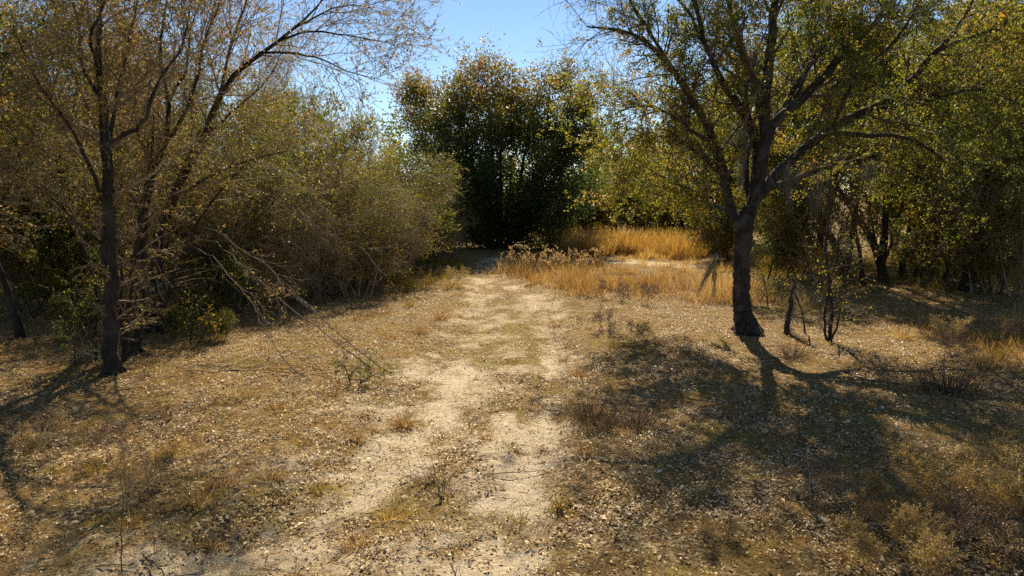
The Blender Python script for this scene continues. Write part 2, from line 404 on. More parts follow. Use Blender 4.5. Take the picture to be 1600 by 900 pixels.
# ---- the big oak right of the track
def big_oak():
    g = np.random.default_rng(11)
    bx, by = gnd(1167, 522); b = (bx, by, hz(bx, by) - .03)
    tr = limb(b, [(1170, 535, -.05, .31), (1165, 512, 0, .26), (1159, 478, 0, .205), (1158, 430, 0, .185), (1160, 385, 0, .19), (1164, 350, 0, .21), (1172, 322, .05, .17)], by, 60)
    Ls = [
        [(1160, 372, 0, .11), (1143, 335, -.2, .10), (1132, 280, -.4, .09), (1112, 215, -.5, .08), (1068, 135, -.6, .065), (1035, 90, -.8, .05), (1000, 58, -.9, .04), (960, 46, -1., .028), (917, 42, -1.1, .015)],
        [(1172, 330, .1, .13), (1185, 285, .1, .12), (1180, 215, .4, .085), (1150, 160, .6, .075), (1125, 122, .8, .06), (1102, 70, .9, .05), (1084, 0, 1., .04), (1060, -90, 1.2, .02)],
        [(1183, 290, .1, .13), (1194, 230, 0, .11), (1196, 150, -.2, .095), (1205, 70, -.3, .08), (1210, 0, -.3, .065), (1222, -90, -.4, .045), (1215, -190, -.4, .02)],
        [(1190, 245, 0, .10), (1208, 195, -.3, .095), (1250, 157, -.8, .085), (1285, 125, -1.1, .075), (1312, 87, -1.3, .065), (1345, 58, -1.5, .055), (1380, 15, -1.7, .04), (1405, -60, -1.9, .02)],
        [(1178, 312, -.1, .12), (1200, 284, -.5, .11), (1260, 230, -1.2, .095), (1300, 200, -1.6, .085), (1360, 170, -2.0, .075), (1414, 137, -2.3, .068), (1450, 93, -2.6, .06), (1484, 60, -2.8, .045), (1520, 0, -3., .03), (1545, -70, -3.1, .015)],
        [(1464, 80, -2.7, .045), (1500, 64, -3., .04), (1545, 48, -3.3, .032), (1600, 22, -3.6, .022), (1650, 0, -3.8, .01)],
        [(1290, 208, -1.5, .05), (1340, 212, -1.2, .042), (1400, 212, -.9, .035), (1450, 232, -.6, .026), (1500, 275, -.3, .012)],
        [(1175, 320, .2, .09), (1165, 250, 1.2, .07), (1200, 170, 2.4, .055), (1240, 100, 3.2, .04), (1270, 20, 3.8, .02)],
        [(1140, 330, -.2, .05), (1115, 322, .2, .04), (1088, 300, .6, .03), (1050, 285, 1.0, .02), (1010, 262, 1.5, .01)],
        [(1118, 225, -.4, .045), (1082, 205, .2, .035), (1040, 175, .8, .026), (1000, 165, 1.3, .018), (960, 178, 1.7, .01)],
        [(1180, 300, -.2, .08), (1230, 285, -1.5, .06), (1290, 262, -2.4, .045), (1380, 240, -3.2, .03), (1460, 205, -3.8, .015)],
        [(1095, 60, .9, .035), (1070, 10, 1.3, .028), (1020, -30, 1.6, .018), (960, -50, 2., .01)],
        [(1195, 225, -.1, .07), (1180, 140, -1.2, .055), (1150, 40, -2.3, .04), (1110, -80, -3.2, .02)],  # high limbs leaving the view, added to fill the crown and shade the ground
        [(1205, 195, -.3, .06), (1260, 110, -2.0, .05), (1330, 0, -3.4, .035), (1400, -140, -4.4, .015)],
        [(1110, 210, -.5, .05), (1060, 120, -1.6, .04), (990, 10, -2.4, .028), (930, -110, -3.0, .012)],
        [(1130, 275, -.4, .05), (1085, 235, .3, .04), (1050, 215, 1., .03), (1000, 215, 1.8, .02), (965, 235, 2.2, .01)],
        [(1196, 150, -.2, .05), (1150, 60, .5, .04), (1140, -60, 1.2, .02)],
        [(1414, 137, -2.3, .04), (1470, 150, -1.6, .03), (1530, 140, -1., .02), (1600, 165, -.6, .01)],
        [(1300, 200, -1.6, .045), (1340, 120, -.6, .035), (1400, 60, .2, .025), (1450, -20, .8, .012)],
        [(1360, 170, -2.0, .045), (1440, 160, -3.2, .035), (1540, 130, -4.0, .025), (1650, 110, -4.8, .012)],
        [(1240, 165, -.7, .04), (1262, 110, .2, .03), (1300, 50, 1., .022), (1330, -40, 1.6, .01)],
        [(1141, 338, -.2, .03), (1130, 352, -.15, .018), (1122, 378, -.1, .014), (1118, 402, -.05, .008)],
    ]
    wd = [roughen(g, *tr, .03)]
    Ls = [[(a_, b_, (-.45 * c_ if c_ < 0 else c_), d_) for a_, b_, c_, d_ in s] for s in Ls]
    lm = [roughen(g, *limb(b, s, by), .12) for s in Ls]
    root = []
    for a in (20, 120, 215, 300):      # root flare
        r = math.radians(a); x0, y0 = math.cos(r) * .12, math.sin(r) * .12
        P = np.array([[[x0, y0, .30], [x0 * 1.9, y0 * 1.9, .12], [x0 * 3.1, y0 * 3.1, .02], [x0 * 4.8, y0 * 4.8, -.08]]])
        root.append((P, np.array([[.10, .11, .08, .04]])))
    P0 = np.concatenate([l[0] for l in lm[:-1]]); R0 = np.concatenate([l[1] for l in lm[:-1]])
    P1, R1 = spawn(g, P0, R0, 15, (.9, 2.4), (30, 70), (.2, 1), .18, .13, 7, .45, .008, .3, .3)
    P2, R2 = spawn(g, P1, R1, 7, (.5, 1.25), (30, 65), (.2, 1), .08, .17, 5, .55, .005, .4, .35)
    P3, R3 = spawn(g, P2, R2, 5, (.2, .6), (30, 70), (.15, 1), .05, .2, 3, .6, .0035, .5, .2)
    P2b, R2b = spawn(g, P0, R0, 12, (.2, .7), (40, 85), (.5, 1), .1, .2, 4, .3, .004, .5, .2)
    Pc, Rc = spawn(g, P0[[0, 8, 9]], R0[[0, 8, 9]], 26, (.4, 1.2), (35, 85), (.22, .8), .05, .15, 5, .4, .006, .4, .1)
    Pd, Rd = spawn(g, Pc, Rc, 7, (.15, .5), (30, 70), (.2, 1), .05, .2, 3, .6, .0035, .5, .2)
    # leafy in patches: the far-left limb ends almost bare
    wp = P3[:, 0]
    dens = fbm(wp[:, 0] * .9 + wp[:, 2] * .5, wp[:, 1] * .9 + wp[:, 2] * .9, 31, 2) + (wp[:, 2] < 3.3) * .05
    keep = dens > .30
    keep &= ~((wp[:, 2] > 7.2) & (g.random(len(wp)) < .55))
    keep &= ~((wp[:, 2] < 3.4) & (np.abs(wp[:, 0]) < 1.3) & (g.random(len(wp)) < .7))
    tip = (wp[:, 0] < -2.6) & (wp[:, 2] > 5.7)
    keep &= ~(tip & (g.random(len(wp)) < .9))
    Lf = [leaves(g, P3[keep], 17, (.042, .072), .58, spread=.75, off=.03), leaves(g, P2b, 3, (.035, .06)), leaves(g, P2[::2], 3, (.035, .062)), leaves(g, Pd, 17, (.042, .072), .58, off=.03)]
    wood = join([tubes(w[0], w[1] * .92, 22, .06) for w in wd] + [tubes(*r, 8) for r in root])
    limbs = [tubes(l[0], l[1] * 1.12, 10, .05) for l in lm]
    twig = join([tubes(P1, R1, 5), tubes(P2, R2, 3), tubes(P3, R3, 3), tubes(P2b, R2b, 3), tubes(Pc, Rc, 3), tubes(Pd, Rd, 3)])
    me = leafmesh(g, 'crown', Lf, M['leaf_oak'], .7, .25, 4)
    o = assemble('oak_tree', b, wood, twig, me, M['bark'], M['twig_dark'], 'large spreading oak with one stout dark trunk just right of the sandy track', 'tree', limbs=limbs)
    return b, (P1, R1)
OAK, OAK1 = big_oak()

# ---- three close trees left of the track
def left_trees():
    def build(seed, basep, trunk, Ls, label, n1=9, nl=3, lmat='leaf_brown', Kt=24):
        g = np.random.default_rng(seed)
        bx, by = gnd(*basep); b = (bx, by, hz(bx, by) - .03)
        tr = roughen(g, *limb(b, trunk, by, Kt), .1)
        lm = [roughen(g, *limb(b, s, by), .15) for s in Ls]
        lm = [(a_, c_ * .8) for a_, c_ in lm]; tr = (tr[0], tr[1] * np.interp(np.linspace(0, 1, Kt), [0, .3, .7, 1], [1, 1, .72, .6])[None])
        P0 = np.concatenate([l[0] for l in lm]); R0 = np.concatenate([l[1] for l in lm])
        up, ru = spawn(g, tr[0], tr[1], 16, (.8, 2.0), (35, 70), (.42, 1), .3, .12, 7, .4, .008, .3, .2)
        P1, R1 = spawn(g, P0, R0, n1 + 2, (.9, 2.3), (22, 60), (.2, 1), .18, .1, 7, .5, .007, .3, .35)
        P1 = np.concatenate([P1, up]); R1 = np.concatenate([R1, ru])
        P2, R2 = spawn(g, P1, R1, 8, (.45, 1.3), (25, 60), (.12, 1), .05, .12, 5, .55, .0045, .4, .3)
        P3, R3 = spawn(g, P2, R2, 5, (.18, .6), (25, 60), (.15, 1), .03, .16, 3, .6, .003, .5, .2)
        Pl, Rl = spawn(g, tr[0], tr[1], 26, (.35, .9), (50, 90), (.08, .62), .1, .18, 5, .2, .005, .4, .1)
        Pm, Rm = spawn(g, Pl, Rl, 5, (.12, .35), (30, 65), (.2, 1), .05, .15, 3, .6, .003, .5, .2)
        far = (P3[:, 0, 0] + bx > -4.6) & (P3[:, 0, 2] > 3.6)
        kp = ~far | (g.random(len(P3)) < .42); P3, R3 = P3[kp], R3[kp]
        Lf = [leaves(g, P3, nl * 2, (.034, .062), off=.0), leaves(g, P2, 2, (.03, .052)), leaves(g, Pm, 9, (.035, .06)), leaves(g, Pl, 5, (.035, .06))]
        root = []
        for a in (40, 150, 250, 320):
            r = math.radians(a); x0, y0 = math.cos(r) * .06, math.sin(r) * .06
            root.append(tubes(np.array([[[x0, y0, .25], [x0 * 2.1, y0 * 2.1, .1], [x0 * 3.7, y0 * 3.7, .01], [x0 * 5.5, y0 * 5.5, -.06]]]), np.array([[.05, .06, .045, .02]]), 7))
        wood = join([tubes(*tr, 14, .06)] + root)
        twig = join([tubes(P1, R1, 4), tubes(P2, R2, 3), tubes(P3, R3, 3), tubes(Pl, Rl, 3), tubes(Pm, Rm, 3)])
        me = leafmesh(g, 'crown', Lf, M[lmat], .8, .3, seed)
        assemble('slender_tree', b, wood, twig, me, M['bark_dark'], M['twig'], label, 'tree', limbs=[tubes(*l, 7) for l in lm])
    build(21, (175, 582), [(173, 588, 0, .17), (174, 560, 0, .13), (173, 480, 0, .115), (171, 400, 0, .115), (168, 320, 0, .105), (166, 240, 0, .095), (160, 150, .1, .08), (152, 60, .2, .06), (160, -60, .3, .035), (150, -150, .3, .012)],
          [[(172, 226, 0, .05), (200, 207, -.1, .045), (222, 196, -.2, .042), (235, 160, -.3, .035), (255, 115, -.3, .028), (285, 70, -.4, .02), (300, 0, -.4, .01)],
           [(168, 330, 0, .045), (145, 270, -.4, .04), (110, 200, -.8, .03), (60, 130, -1.1, .02), (20, 40, -1.3, .01)],
           [(166, 250, 0, .05), (180, 170, .4, .04), (195, 90, .8, .03), (215, 0, 1.1, .02), (225, -90, 1.2, .01)],
           [(160, 160, .1, .045), (130, 100, .3, .035), (120, 30, .5, .028), (95, -60, .7, .012)],
           [(158, 120, .1, .04), (142, 60, -.5, .03), (165, -10, -.9, .02), (150, -90, -1.1, .01)],
           [(170, 390, 0, .03), (120, 350, -.5, .022), (70, 300, -.9, .015), (0, 260, -1.2, .008)]],
          'nearest left tree, dark straight trunk standing in its own black shadow', 9, 4)
    build(22, (207, 548), [(205, 552, 0, .15), (209, 530, 0, .12), (213, 470, 0, .11), (222, 400, 0, .105), (226, 330, 0, .10), (236, 270, 0, .085), (258, 222, 0, .07), (262, 165, 0, .055), (250, 90, .1, .04), (262, 0, .1, .025), (270, -80, .1, .01)],
          [[(258, 225, 0, .05), (282, 190, -.2, .042), (305, 130, -.3, .035), (318, 70, -.4, .026), (345, 0, -.4, .018), (360, -60, -.4, .008)],
           [(240, 262, 0, .045), (215, 200, .3, .035), (205, 120, .6, .028), (180, 30, .8, .015)],
           [(226, 330, 0, .04), (190, 290, .6, .03), (140, 250, 1.1, .02), (90, 220, 1.5, .01)],
           [(262, 160, 0, .035), (290, 110, .5, .028), (300, 40, .8, .018), (330, -40, 1, .01)]],
          'middle tree of the left clump, dark trunk forking above a leafy tangle', 9, 4)
    build(23, (236, 515), [(232, 520, 0, .15), (236, 495, 0, .12), (241, 430, 0, .115), (248, 370, 0, .11), (266, 325, 0, .105), (285, 283, -.2, .10), (310, 227, -.5, .09), (338, 162, -.8, .08), (372, 112, -1.0, .065), (415, 78, -1.3, .05), (455, 48, -1.5, .038), (500, 5, -1.7, .025), (530, -50, -1.8, .01)],
          [[(405, 82, -1.2, .035), (450, 82, -1.5, .028), (500, 92, -1.8, .02), (545, 112, -2.0, .013), (600, 126, -2.1, .006)],
           [(425, 70, -1.3, .032), (475, 50, -1.8, .026), (520, 52, -2.0, .02), (570, 60, -2.2, .014), (612, 68, -2.3, .006)],
           [(345, 150, -.8, .05), (355, 90, -.5, .04), (375, 30, -.3, .03), (400, -50, -.2, .012)],
           [(300, 250, -.4, .05), (330, 205, .2, .04), (375, 165, .7, .03), (420, 120, 1.2, .02), (450, 60, 1.5, .01)],
           [(275, 305, -.1, .04), (330, 275, -.8, .03), (390, 250, -1.4, .02), (450, 235, -1.8, .01)],
           [(455, 48, -1.5, .028), (500, 22, -1.2, .022), (545, 8, -1., .015), (580, 12, -.9, .006)],
           [(300, 245, -.4, .04), (300, 170, .4, .035), (310, 80, 1.2, .02), (330, 0, 1.6, .01)]],
          'rearmost tree of the left clump, its long limb reaching over the clearing', 9, 3)
left_trees()

# ---- free-standing tree and shrub makers (local coordinates, base at the origin)
def gen(seed, H, stems=1, lean=.1, r0=.12, c0=.3, n=(9, 6, 4), L=((1.4, 2.4), (.6, 1.3), (.25, .6)), nl=6, leaf=(.06, .1), lmat='leaf_dark', bark='bark_dark', twm='twig_dark',
        up=(.25, .1, .05), wob=.1, bias=0., ang=(35, 70), spreadx=.1, leaf2=1, drop=0., noise=.22, droop=0., fan=.25, rt=.006):
    g = np.random.default_rng(seed)
    pos = np.stack([g.normal(size=stems) * spreadx, g.normal(size=stems) * spreadx, np.full(stems, -.05)], 1)
    a = g.uniform(0, 6.28, stems) + np.arange(stems); ll = lean if stems == 1 else fan
    d = norm(np.stack([np.cos(a) * ll * g.uniform(.4, 1.2, stems), np.sin(a) * ll * g.uniform(.4, 1.2, stems), np.ones(stems)], 1))
    P0, R0 = path(g, pos, d, H * g.uniform(.8, 1, stems), np.full(stems, r0) * g.uniform(.75, 1.1, stems), 12, wob * .6, .15, .01)
    R0[:, 0] *= 1.35
    P1, R1 = spawn(g, P0, R0, n[0], L[0], ang, (c0, 1), up[0], wob, 6, .5, rt * 1.6, .3, .5, droop)
    P2, R2 = spawn(g, P1, R1, n[1], L[1], (30, 65), (.2, 1), up[1], wob * 1.4, 5, .55, rt, .4, .3, droop)
    P3, R3 = spawn(g, P2, R2, n[2], L[2], (30, 70), (.15, 1), up[2], wob * 1.8, 3, .6, rt * .7, .6, .2, droop)
    wood = tubes(P0, R0, 8)
    twig = join([tubes(P1, R1, 4), tubes(P2, R2, 3), tubes(P3, R3, 3)])
    parts = []
    wp = P3[:, -1]
    keep = fbm(wp[:, 0] * .8 + wp[:, 2] * .45 + seed, wp[:, 1] * .8 + wp[:, 2] * .7, 40 + seed, 2) > drop
    if nl: parts.append(leaves(g, P3[keep], nl, leaf))
    if leaf2: parts.append(leaves(g, P2, leaf2, leaf))
    me = leafmesh(g, 'crown', parts, M[lmat], .6, noise, seed, bias) if parts else None
    return (mesh_quads('trunk', *wood, M[bark], smooth_shade=True), mesh_quads('twigs', *twig, M[twm]), me)

TP = {
    'green_tree': gen(101, 9.2, 3, r0=.13, c0=.2, n=(17, 8, 6), L=((1.5, 3.0), (.6, 1.5), (.3, .7)), nl=11, leaf=(.08, .13), lmat='leaf_dark', drop=.34, bias=.06),
    'olive_tree': gen(102, 8.8, 2, r0=.14, c0=.24, n=(22, 8, 6), L=((1.5, 3.0), (.6, 1.4), (.3, .7)), nl=11, leaf=(.07, .12), lmat='leaf_oak', drop=.34, bias=.04),
    'yellow_tree': gen(103, 6.6, 4, r0=.07, c0=.1, n=(13, 7, 5), L=((1.1, 2.2), (.5, 1.1), (.25, .55)), nl=10, leaf=(.06, .11), lmat='leaf_yellow', drop=.34),
    'bare_tree': gen(104, 8.8, 3, r0=.10, c0=.15, n=(19, 9, 6), L=((1.3, 2.8), (.6, 1.4), (.3, .8)), nl=4, leaf=(.05, .08), lmat='leaf_brown', twm='twig', ang=(22, 55), bark='bark'),
    'bare_shrub': gen(105, 4.8, 9, r0=.035, c0=.08, n=(10, 7, 5), L=((.9, 1.9), (.5, 1.1), (.25, .6)), nl=5, leaf=(.045, .08), lmat='leaf_yellow', twm='twig', ang=(22, 65), fan=.45, spreadx=.35, bark='twig', droop=.02),
    'pale_shrub': gen(106, 3.8, 9, r0=.025, c0=.08, n=(10, 7, 5), L=((.9, 1.8), (.4, 1.0), (.2, .6)), nl=2, leaf=(.04, .07), lmat='leaf_brown', twm='twig_pale', ang=(20, 60), fan=.6, spreadx=.3, bark='twig', droop=.06, rt=.005),
    'green_shrub': gen(107, 3.0, 8, r0=.025, c0=.05, n=(8, 7, 5), L=((.7, 1.4), (.35, .8), (.15, .45)), nl=9, leaf=(.055, .09), lmat='leaf_dark', fan=.45, spreadx=.35, drop=.32, bias=.18),
    'yellow_shrub': gen(108, 2.6, 8, r0=.02, c0=.05, n=(7, 7, 5), L=((.6, 1.3), (.3, .7), (.15, .4)), nl=8, leaf=(.055, .085), lmat='leaf_yellow', fan=.5, spreadx=.35, drop=.32),
    'slim_tree': gen(109, 8.3, 1, r0=.10, lean=.14, c0=.46, n=(26, 8, 6), L=((1.1, 2.4), (.5, 1.2), (.25, .65)), nl=11, leaf=(.07, .11), lmat='leaf_oak', drop=.36, bias=.08),
    'forked_tree': gen(110, 7.8, 2, r0=.13, c0=.42, n=(18, 8, 6), L=((1.2, 2.5), (.5, 1.3), (.25, .65)), nl=11, leaf=(.07, .11), lmat='leaf_dark', drop=.34, fan=.35, bias=.08),
}
NAMEOF = {'green_tree': 'bushy_tree', 'olive_tree': 'oak_tree', 'yellow_tree': 'leafy_tree', 'bare_tree': 'bare_tree', 'bare_shrub': 'bare_shrub', 'pale_shrub': 'bare_shrub', 'green_shrub': 'green_shrub', 'yellow_shrub': 'yellow_shrub', 'slim_tree': 'slim_tree', 'forked_tree': 'forked_tree'}

def plant(kd, x, y, s=1, rz=0, label=None, group=None, sz=None):
    o = bpy.data.objects.new(NAMEOF.get(kd, kd), None); o.empty_display_size = .3; C.objects.link(o)
    o.location = (x, y, hz(x, y)); o.rotation_euler = (0, 0, rz); o.scale = (s, s, s if sz is None else sz)
    w, t, l = TP[kd]
    link('trunk', w, o); kind(link('twigs', t, o), 'stuff')
    if l: link('crown', l, o)
    tag(o, label, 'shrub' if 'shrub' in kd else 'tree', group)
    return o

# ---- the dark round evergreen in the middle
def center_tree():
    tx, ty = 0, 38.5
    g = np.random.default_rng(51)
    x0 = at(780, 385, ty)[0]; b = (x0, ty, hz(x0, ty) - .05)
    st = [(-4.9, .3, 8.4, .15), (-3.7, -.6, 8.9, .16), (-2.2, .6, 9.1, .17), (-.7, -.4, 9.3, .17), (.8, .5, 9.4, .16), (2.2, -.2, 9.3, .15), (3.7, .4, 8.7, .13), (4.8, -.3, 7.4, .12), (-5.2, -.4, 6.0, .1), (0, -1.9, 7.4, .12), (5.2, -.5, 6.4, .1), (-2.8, -2.0, 6.2, .1), (2.8, -2.0, 6.0, .1), (-5.0, -.8, 3.8, .08), (5.0, .9, 3.6, .08), (3.4, -2.4, 2.8, .07), (-3.4, -2.4, 3.0, .07)]
    P0 = []; R0 = []
    for dx, dy, h, r in st:
        pts = [(dx * .12, dy * .2, -.05), (dx * .3, dy * .5, h * .25), (dx * .75, dy, h * .6), (dx * 1.05, dy * 1.3, h)]
        P0.append(resample(pts, 12)); R0.append(np.linspace(r, .02, 12))
    P0 = np.array(P0); P0[..., 2] *= .93; P0[..., 0] *= .93; R0 = np.array(R0)
    P0[:, 1:] += np.cumsum(g.normal(size=P0[:, 1:].shape) * .09, axis=1)
    P1, R1 = spawn(g, P0, R0, 22, (1.1, 2.1), (35, 85), (.06, 1), .15, .12, 6, .45, .012, .3, .2)
    Pt, Rt = spawn(g, P0[:8], R0[:8], 14, (1.0, 1.8), (25, 75), (.6, 1), .2, .12, 6, .45, .012, .3, 0)
    P1 = np.concatenate([P1, Pt]); R1 = np.concatenate([R1, Rt])
    P2, R2 = spawn(g, P1, R1, 6, (.6, 1.3), (30, 65), (.2, 1), .2, .15, 4, .55, .008, .4, .3)
    P3, R3 = spawn(g, P2, R2, 4, (.3, .7), (25, 60), (.15, 1), .2, .15, 3, .6, .006, .6, .2)
    wp = P3[:, -1]
    keep = fbm(wp[:, 0] * .7 + wp[:, 2] * .4, wp[:, 1] * .7 + wp[:, 2] * .6, 52, 2) > .37
    V, Q = join([leaves(g, P3[keep], 13, (.11, .18), .62, off=.2), leaves(g, P2, 3, (.09, .13))])
    c = V[Q[:, 0]]
    val = .30 + (fbm(c[:, 0] * .9 + c[:, 2] * .6, c[:, 1] * .9 + c[:, 2] * .7, 53, 2) - .5) * .5 + g.normal(size=len(c)) * .17 + np.clip((c[:, 2] - 5) / 10, -.12, .36)   # value rises with height, green below towards bronze above
    me = mesh_quads('crown', V, Q, M['leaf_center'], np.clip(val, 0, 1))
    wood = tubes(P0, R0, 8); twig = join([tubes(P1, R1, 4), tubes(P2[::2], R2[::2], 3)])
    assemble('evergreen_tree', b, wood, twig, me, M['bark_dark'], M['twig_dark'], 'broad dark evergreen tree with bronze tips standing alone at the end of the track', 'tree')
center_tree()

# ------------------------------------------------------------------ the woods: kind, photo x of the base, metres ahead, size, label
rg = np.random.default_rng(77)
WOODS = [
 # left wood, from the frame edge to the evergreen
 ('slim_tree', 14, 14.8, 1.0, 'dark slim tree at the left frame edge with a thick straight stem'),
 ('green_shrub', 60, 17.5, .9, 'dark green shrub behind the foot of the nearest left tree'),
 ('yellow_shrub', 20, 19.5, 1.1, 'yellow green shrub low behind the left edge trunk'),
 ('green_shrub', 335, 14.2, .22, 'small leafy shrub on the litter right of the left clump'),
 ('yellow_shrub', 275, 14.6, .24, 'knee high yellow green shrub filling the foot of the rearmost left trunk'),
 ('green_shrub', 118, 14.5, .32, 'small dark shrub between the leaning sapling and the left edge trunk'),
 ('bare_tree', -60, 16.5, 1.1, 'bare tree at the left frame edge, its twigs filling the top corner'),
 ('olive_tree', 105, 19.0, .95, 'leafy oak close behind the nearest left trunk'),
 ('bare_tree', 255, 19.5, 1.0, 'bare twiggy tree close behind the left clump'),
 ('yellow_shrub', 110, 21, 1.2, 'sunlit yellow shrub left of the three dark left trunks'),
 ('bare_tree', 60, 20, .95, 'bare brown tree behind the left edge trunk'),
 ('yellow_tree', 150, 24, .95, 'yellow leaved tree glimpsed left of the nearest left trunk'),
 ('bare_tree', 180, 26, 1.05, 'tall bare tree directly behind the nearest left trunk'),
 ('olive_tree', 20, 27, 1.05, 'olive oak far behind the left edge trunk'),
 ('yellow_shrub', 305, 18.5, 1.0, 'bright yellow green shrub just right of the three left trunks'),
 ('green_shrub', 345, 17.0, .62, 'small dark green shrub at the start of the fallen boughs'),
 ('yellow_tree', 290, 23, .85, 'yellow green tree behind the right side of the left clump'),
 ('bare_tree', 330, 26, 1.0, 'bare grey brown tree rising right of the left clump'),
 ('bare_shrub', 380, 20, 1.15, 'brown twiggy shrub behind the fallen boughs'),
 ('pale_shrub', 360, 18.2, .8, 'tangled bare shrub right of the left clump, crossed by the fallen boughs'),
 ('pale_shrub', 480, 19.5, .75, 'low tangled bare shrub standing forward of the left thicket front'),
 ('bare_shrub', 540, 20.5, .75, 'small brown bare shrub forward of the right half of the left thicket'),
 ('pale_shrub', 610, 23, .8, 'low pale shrub forward of the right end of the left thicket'),
 ('bare_shrub', 270, 17.2, .95, 'brown bare shrub close behind the three left trunks'),
 ('pale_shrub', 430, 21, .95, 'pale twiggy shrub at the left thicket front, above the fallen boughs'),
 ('yellow_tree', 440, 26, 1.05, 'yellowish tree under the long overhanging limb'),
 ('bare_shrub', 480, 22, 1.2, 'dense bare shrub in the middle of the left thicket front'),
 ('green_shrub', 505, 21, .5, 'small green leafed shrub low in the left thicket front'),
 ('olive_tree', 500, 31, .88, 'olive tree behind the middle of the left thicket'),
 ('pale_shrub', 540, 23, 1.05, 'pale arching shrub right of the middle of the left thicket'),
 ('bare_tree', 555, 30, .72, 'thin bare tree against the sky left of the evergreen'),
 ('green_shrub', 575, 22.5, .6, 'green shrub beneath a bare tree in the left thicket'),
 ('bare_shrub', 600, 25, .95, 'brown bare shrub in the right part of the left thicket'),
 ('yellow_tree', 585, 31, .72, 'low yellow tree at the right end of the left thicket'),
 ('pale_shrub', 635, 26, .85, 'pale drooping shrub nearest the dark evergreen on its left'),
 ('green_shrub', 660, 27, .8, 'rounded green shrub at the left foot of the evergreen'),
 ('bare_shrub', 680, 31, .9, 'tangled bare shrub touching the left side of the evergreen'),
 ('olive_tree', 640, 36, .5, 'short olive tree tucked behind the left side of the evergreen'),
 ('pale_shrub', 705, 30, .55, 'low pale bush ending the thicket beside the track end'),
 ('bare_tree', 400, 31, 1.15, 'tall bare tree deep in the left wood behind yellow leaves'),
 ('olive_tree', 250, 31, 1.15, 'tall olive oak deep in the left wood behind the clump'),
 # behind the golden grass
 ('olive_tree', 955, 50, .7, 'olive tree standing right behind the evergreen at the field end'),
 ('green_shrub', 880, 43, 1.1, 'dark green bush at the right foot of the evergreen'),
 ('yellow_tree', 960, 47, .8, 'sunlit yellow green tree behind the left end of the golden grass'),
 ('green_tree', 1010, 52, .8, 'green tree behind the middle of the golden grass'),
 ('yellow_shrub', 1022, 41, 1.15, 'bright yellow green bush rising out of the golden grass'),
 ('olive_tree', 1050, 47, 1.05, 'olive oak behind the golden grass, nearest the big oak'),
 ('yellow_tree', 1095, 43, 1.15, 'yellow tree seen left of the big oak trunk'),
 ('green_tree', 1120, 36, .9, 'dense green tree directly behind the big oak fork'),
 ('green_shrub', 1130, 31, .9, 'dark bush just left behind the big oak trunk'),
 # right wood
 ('yellow_tree', 1215, 29, 1.1, 'yellow green tree just right behind the big oak trunk'),
 ('green_shrub', 1225, 24, .9, 'dark green shrub right of the big oak trunk at the wood edge'),
 ('forked_tree', 1325, 24.5, 1.05, 'dark forked tree behind the double stemmed sapling'),
 ('bare_shrub', 1285, 23, .9, 'bare brown shrub in shade behind the double stemmed sapling'),
 ('forked_tree', 1387, 23.5, 1.0, 'forked dark tree with two leaning stems in the right wood'),
 ('slim_tree', 1408, 24.2, 1.1, 'slim leaning tree beside the forked dark tree in the right wood'),
 ('slim_tree', 1345, 22.8, .8, 'thin dark tree left of the forked one in the right wood'),
 ('slim_tree', 1428, 24.8, .85, 'thin dark tree right of the slim leaning one in the right wood'),
 ('slim_tree', 1482, 23.5, .8, 'thin straight tree left of the leafy tree of the right wood front'),
 ('bare_tree', 1540, 24.5, .8, 'bare twiggy tree behind the large dark shrub of the right wood'),
 ('yellow_tree', 1375, 29, 1.0, 'sunlit yellow tree behind the leaning stems of the right wood'),
 ('green_shrub', 1440, 23.5, .8, 'low green shrub between the leaning stems and the right thicket'),
 ('slim_tree', 1455, 26, 1.05, 'slim dark tree in the middle of the right wood'),
 ('forked_tree', 1512, 21.5, .95, 'dark leafy tree at the right wood front with shade at its foot'),
 ('green_shrub', 1530, 21.5, 1.1, 'large dark shrub under the leafy tree of the right wood front'),
 ('slim_tree', 1560, 23, 1.05, 'slim tree near the right frame edge behind dry weeds'),
 ('bare_shrub', 1590, 20.5, 1.0, 'bare shrub at the right frame edge of the wood'),
 ('yellow_tree', 1500, 30, 1.2, 'yellow tree high behind the right wood front'),
 ('green_tree', 1280, 34, 1.1, 'tall green tree behind the right half of the big oak crown'),
 ('olive_tree', 1440, 35, 1.2, 'tall olive oak deep in the right wood'),
 ('olive_tree', 1600, 28, 1.15, 'olive oak at the right frame edge deep in the wood'),
 ('green_tree', 1170, 45, 1.1, 'green tree far behind the big oak trunk'),
]
for i, (kd, px, Y, s, lb) in enumerate(WOODS):
    x = at(px, 400, Y)[0]
    if px > 1150 and 'tree' in kd: s *= 1.15
    plant(kd, x, Y, s, rg.uniform(0, 6.28), lb, sz=s * rg.uniform(.94, 1.06))
# two trees beyond the frame whose crowns and shade enter it
plant('green_tree', 14.6, 15.5, 1.0, 1.3, 'oak standing just beyond the right frame edge, its boughs reaching in')
plant('bare_tree', -12.2, 12.2, 1.0, .4, 'bare tree standing just beyond the left frame edge, its boughs reaching in')
plant('slim_tree', -8.6, 9.0, .9, 2.4, 'slim tree out past the near left corner, throwing shade on the litter')

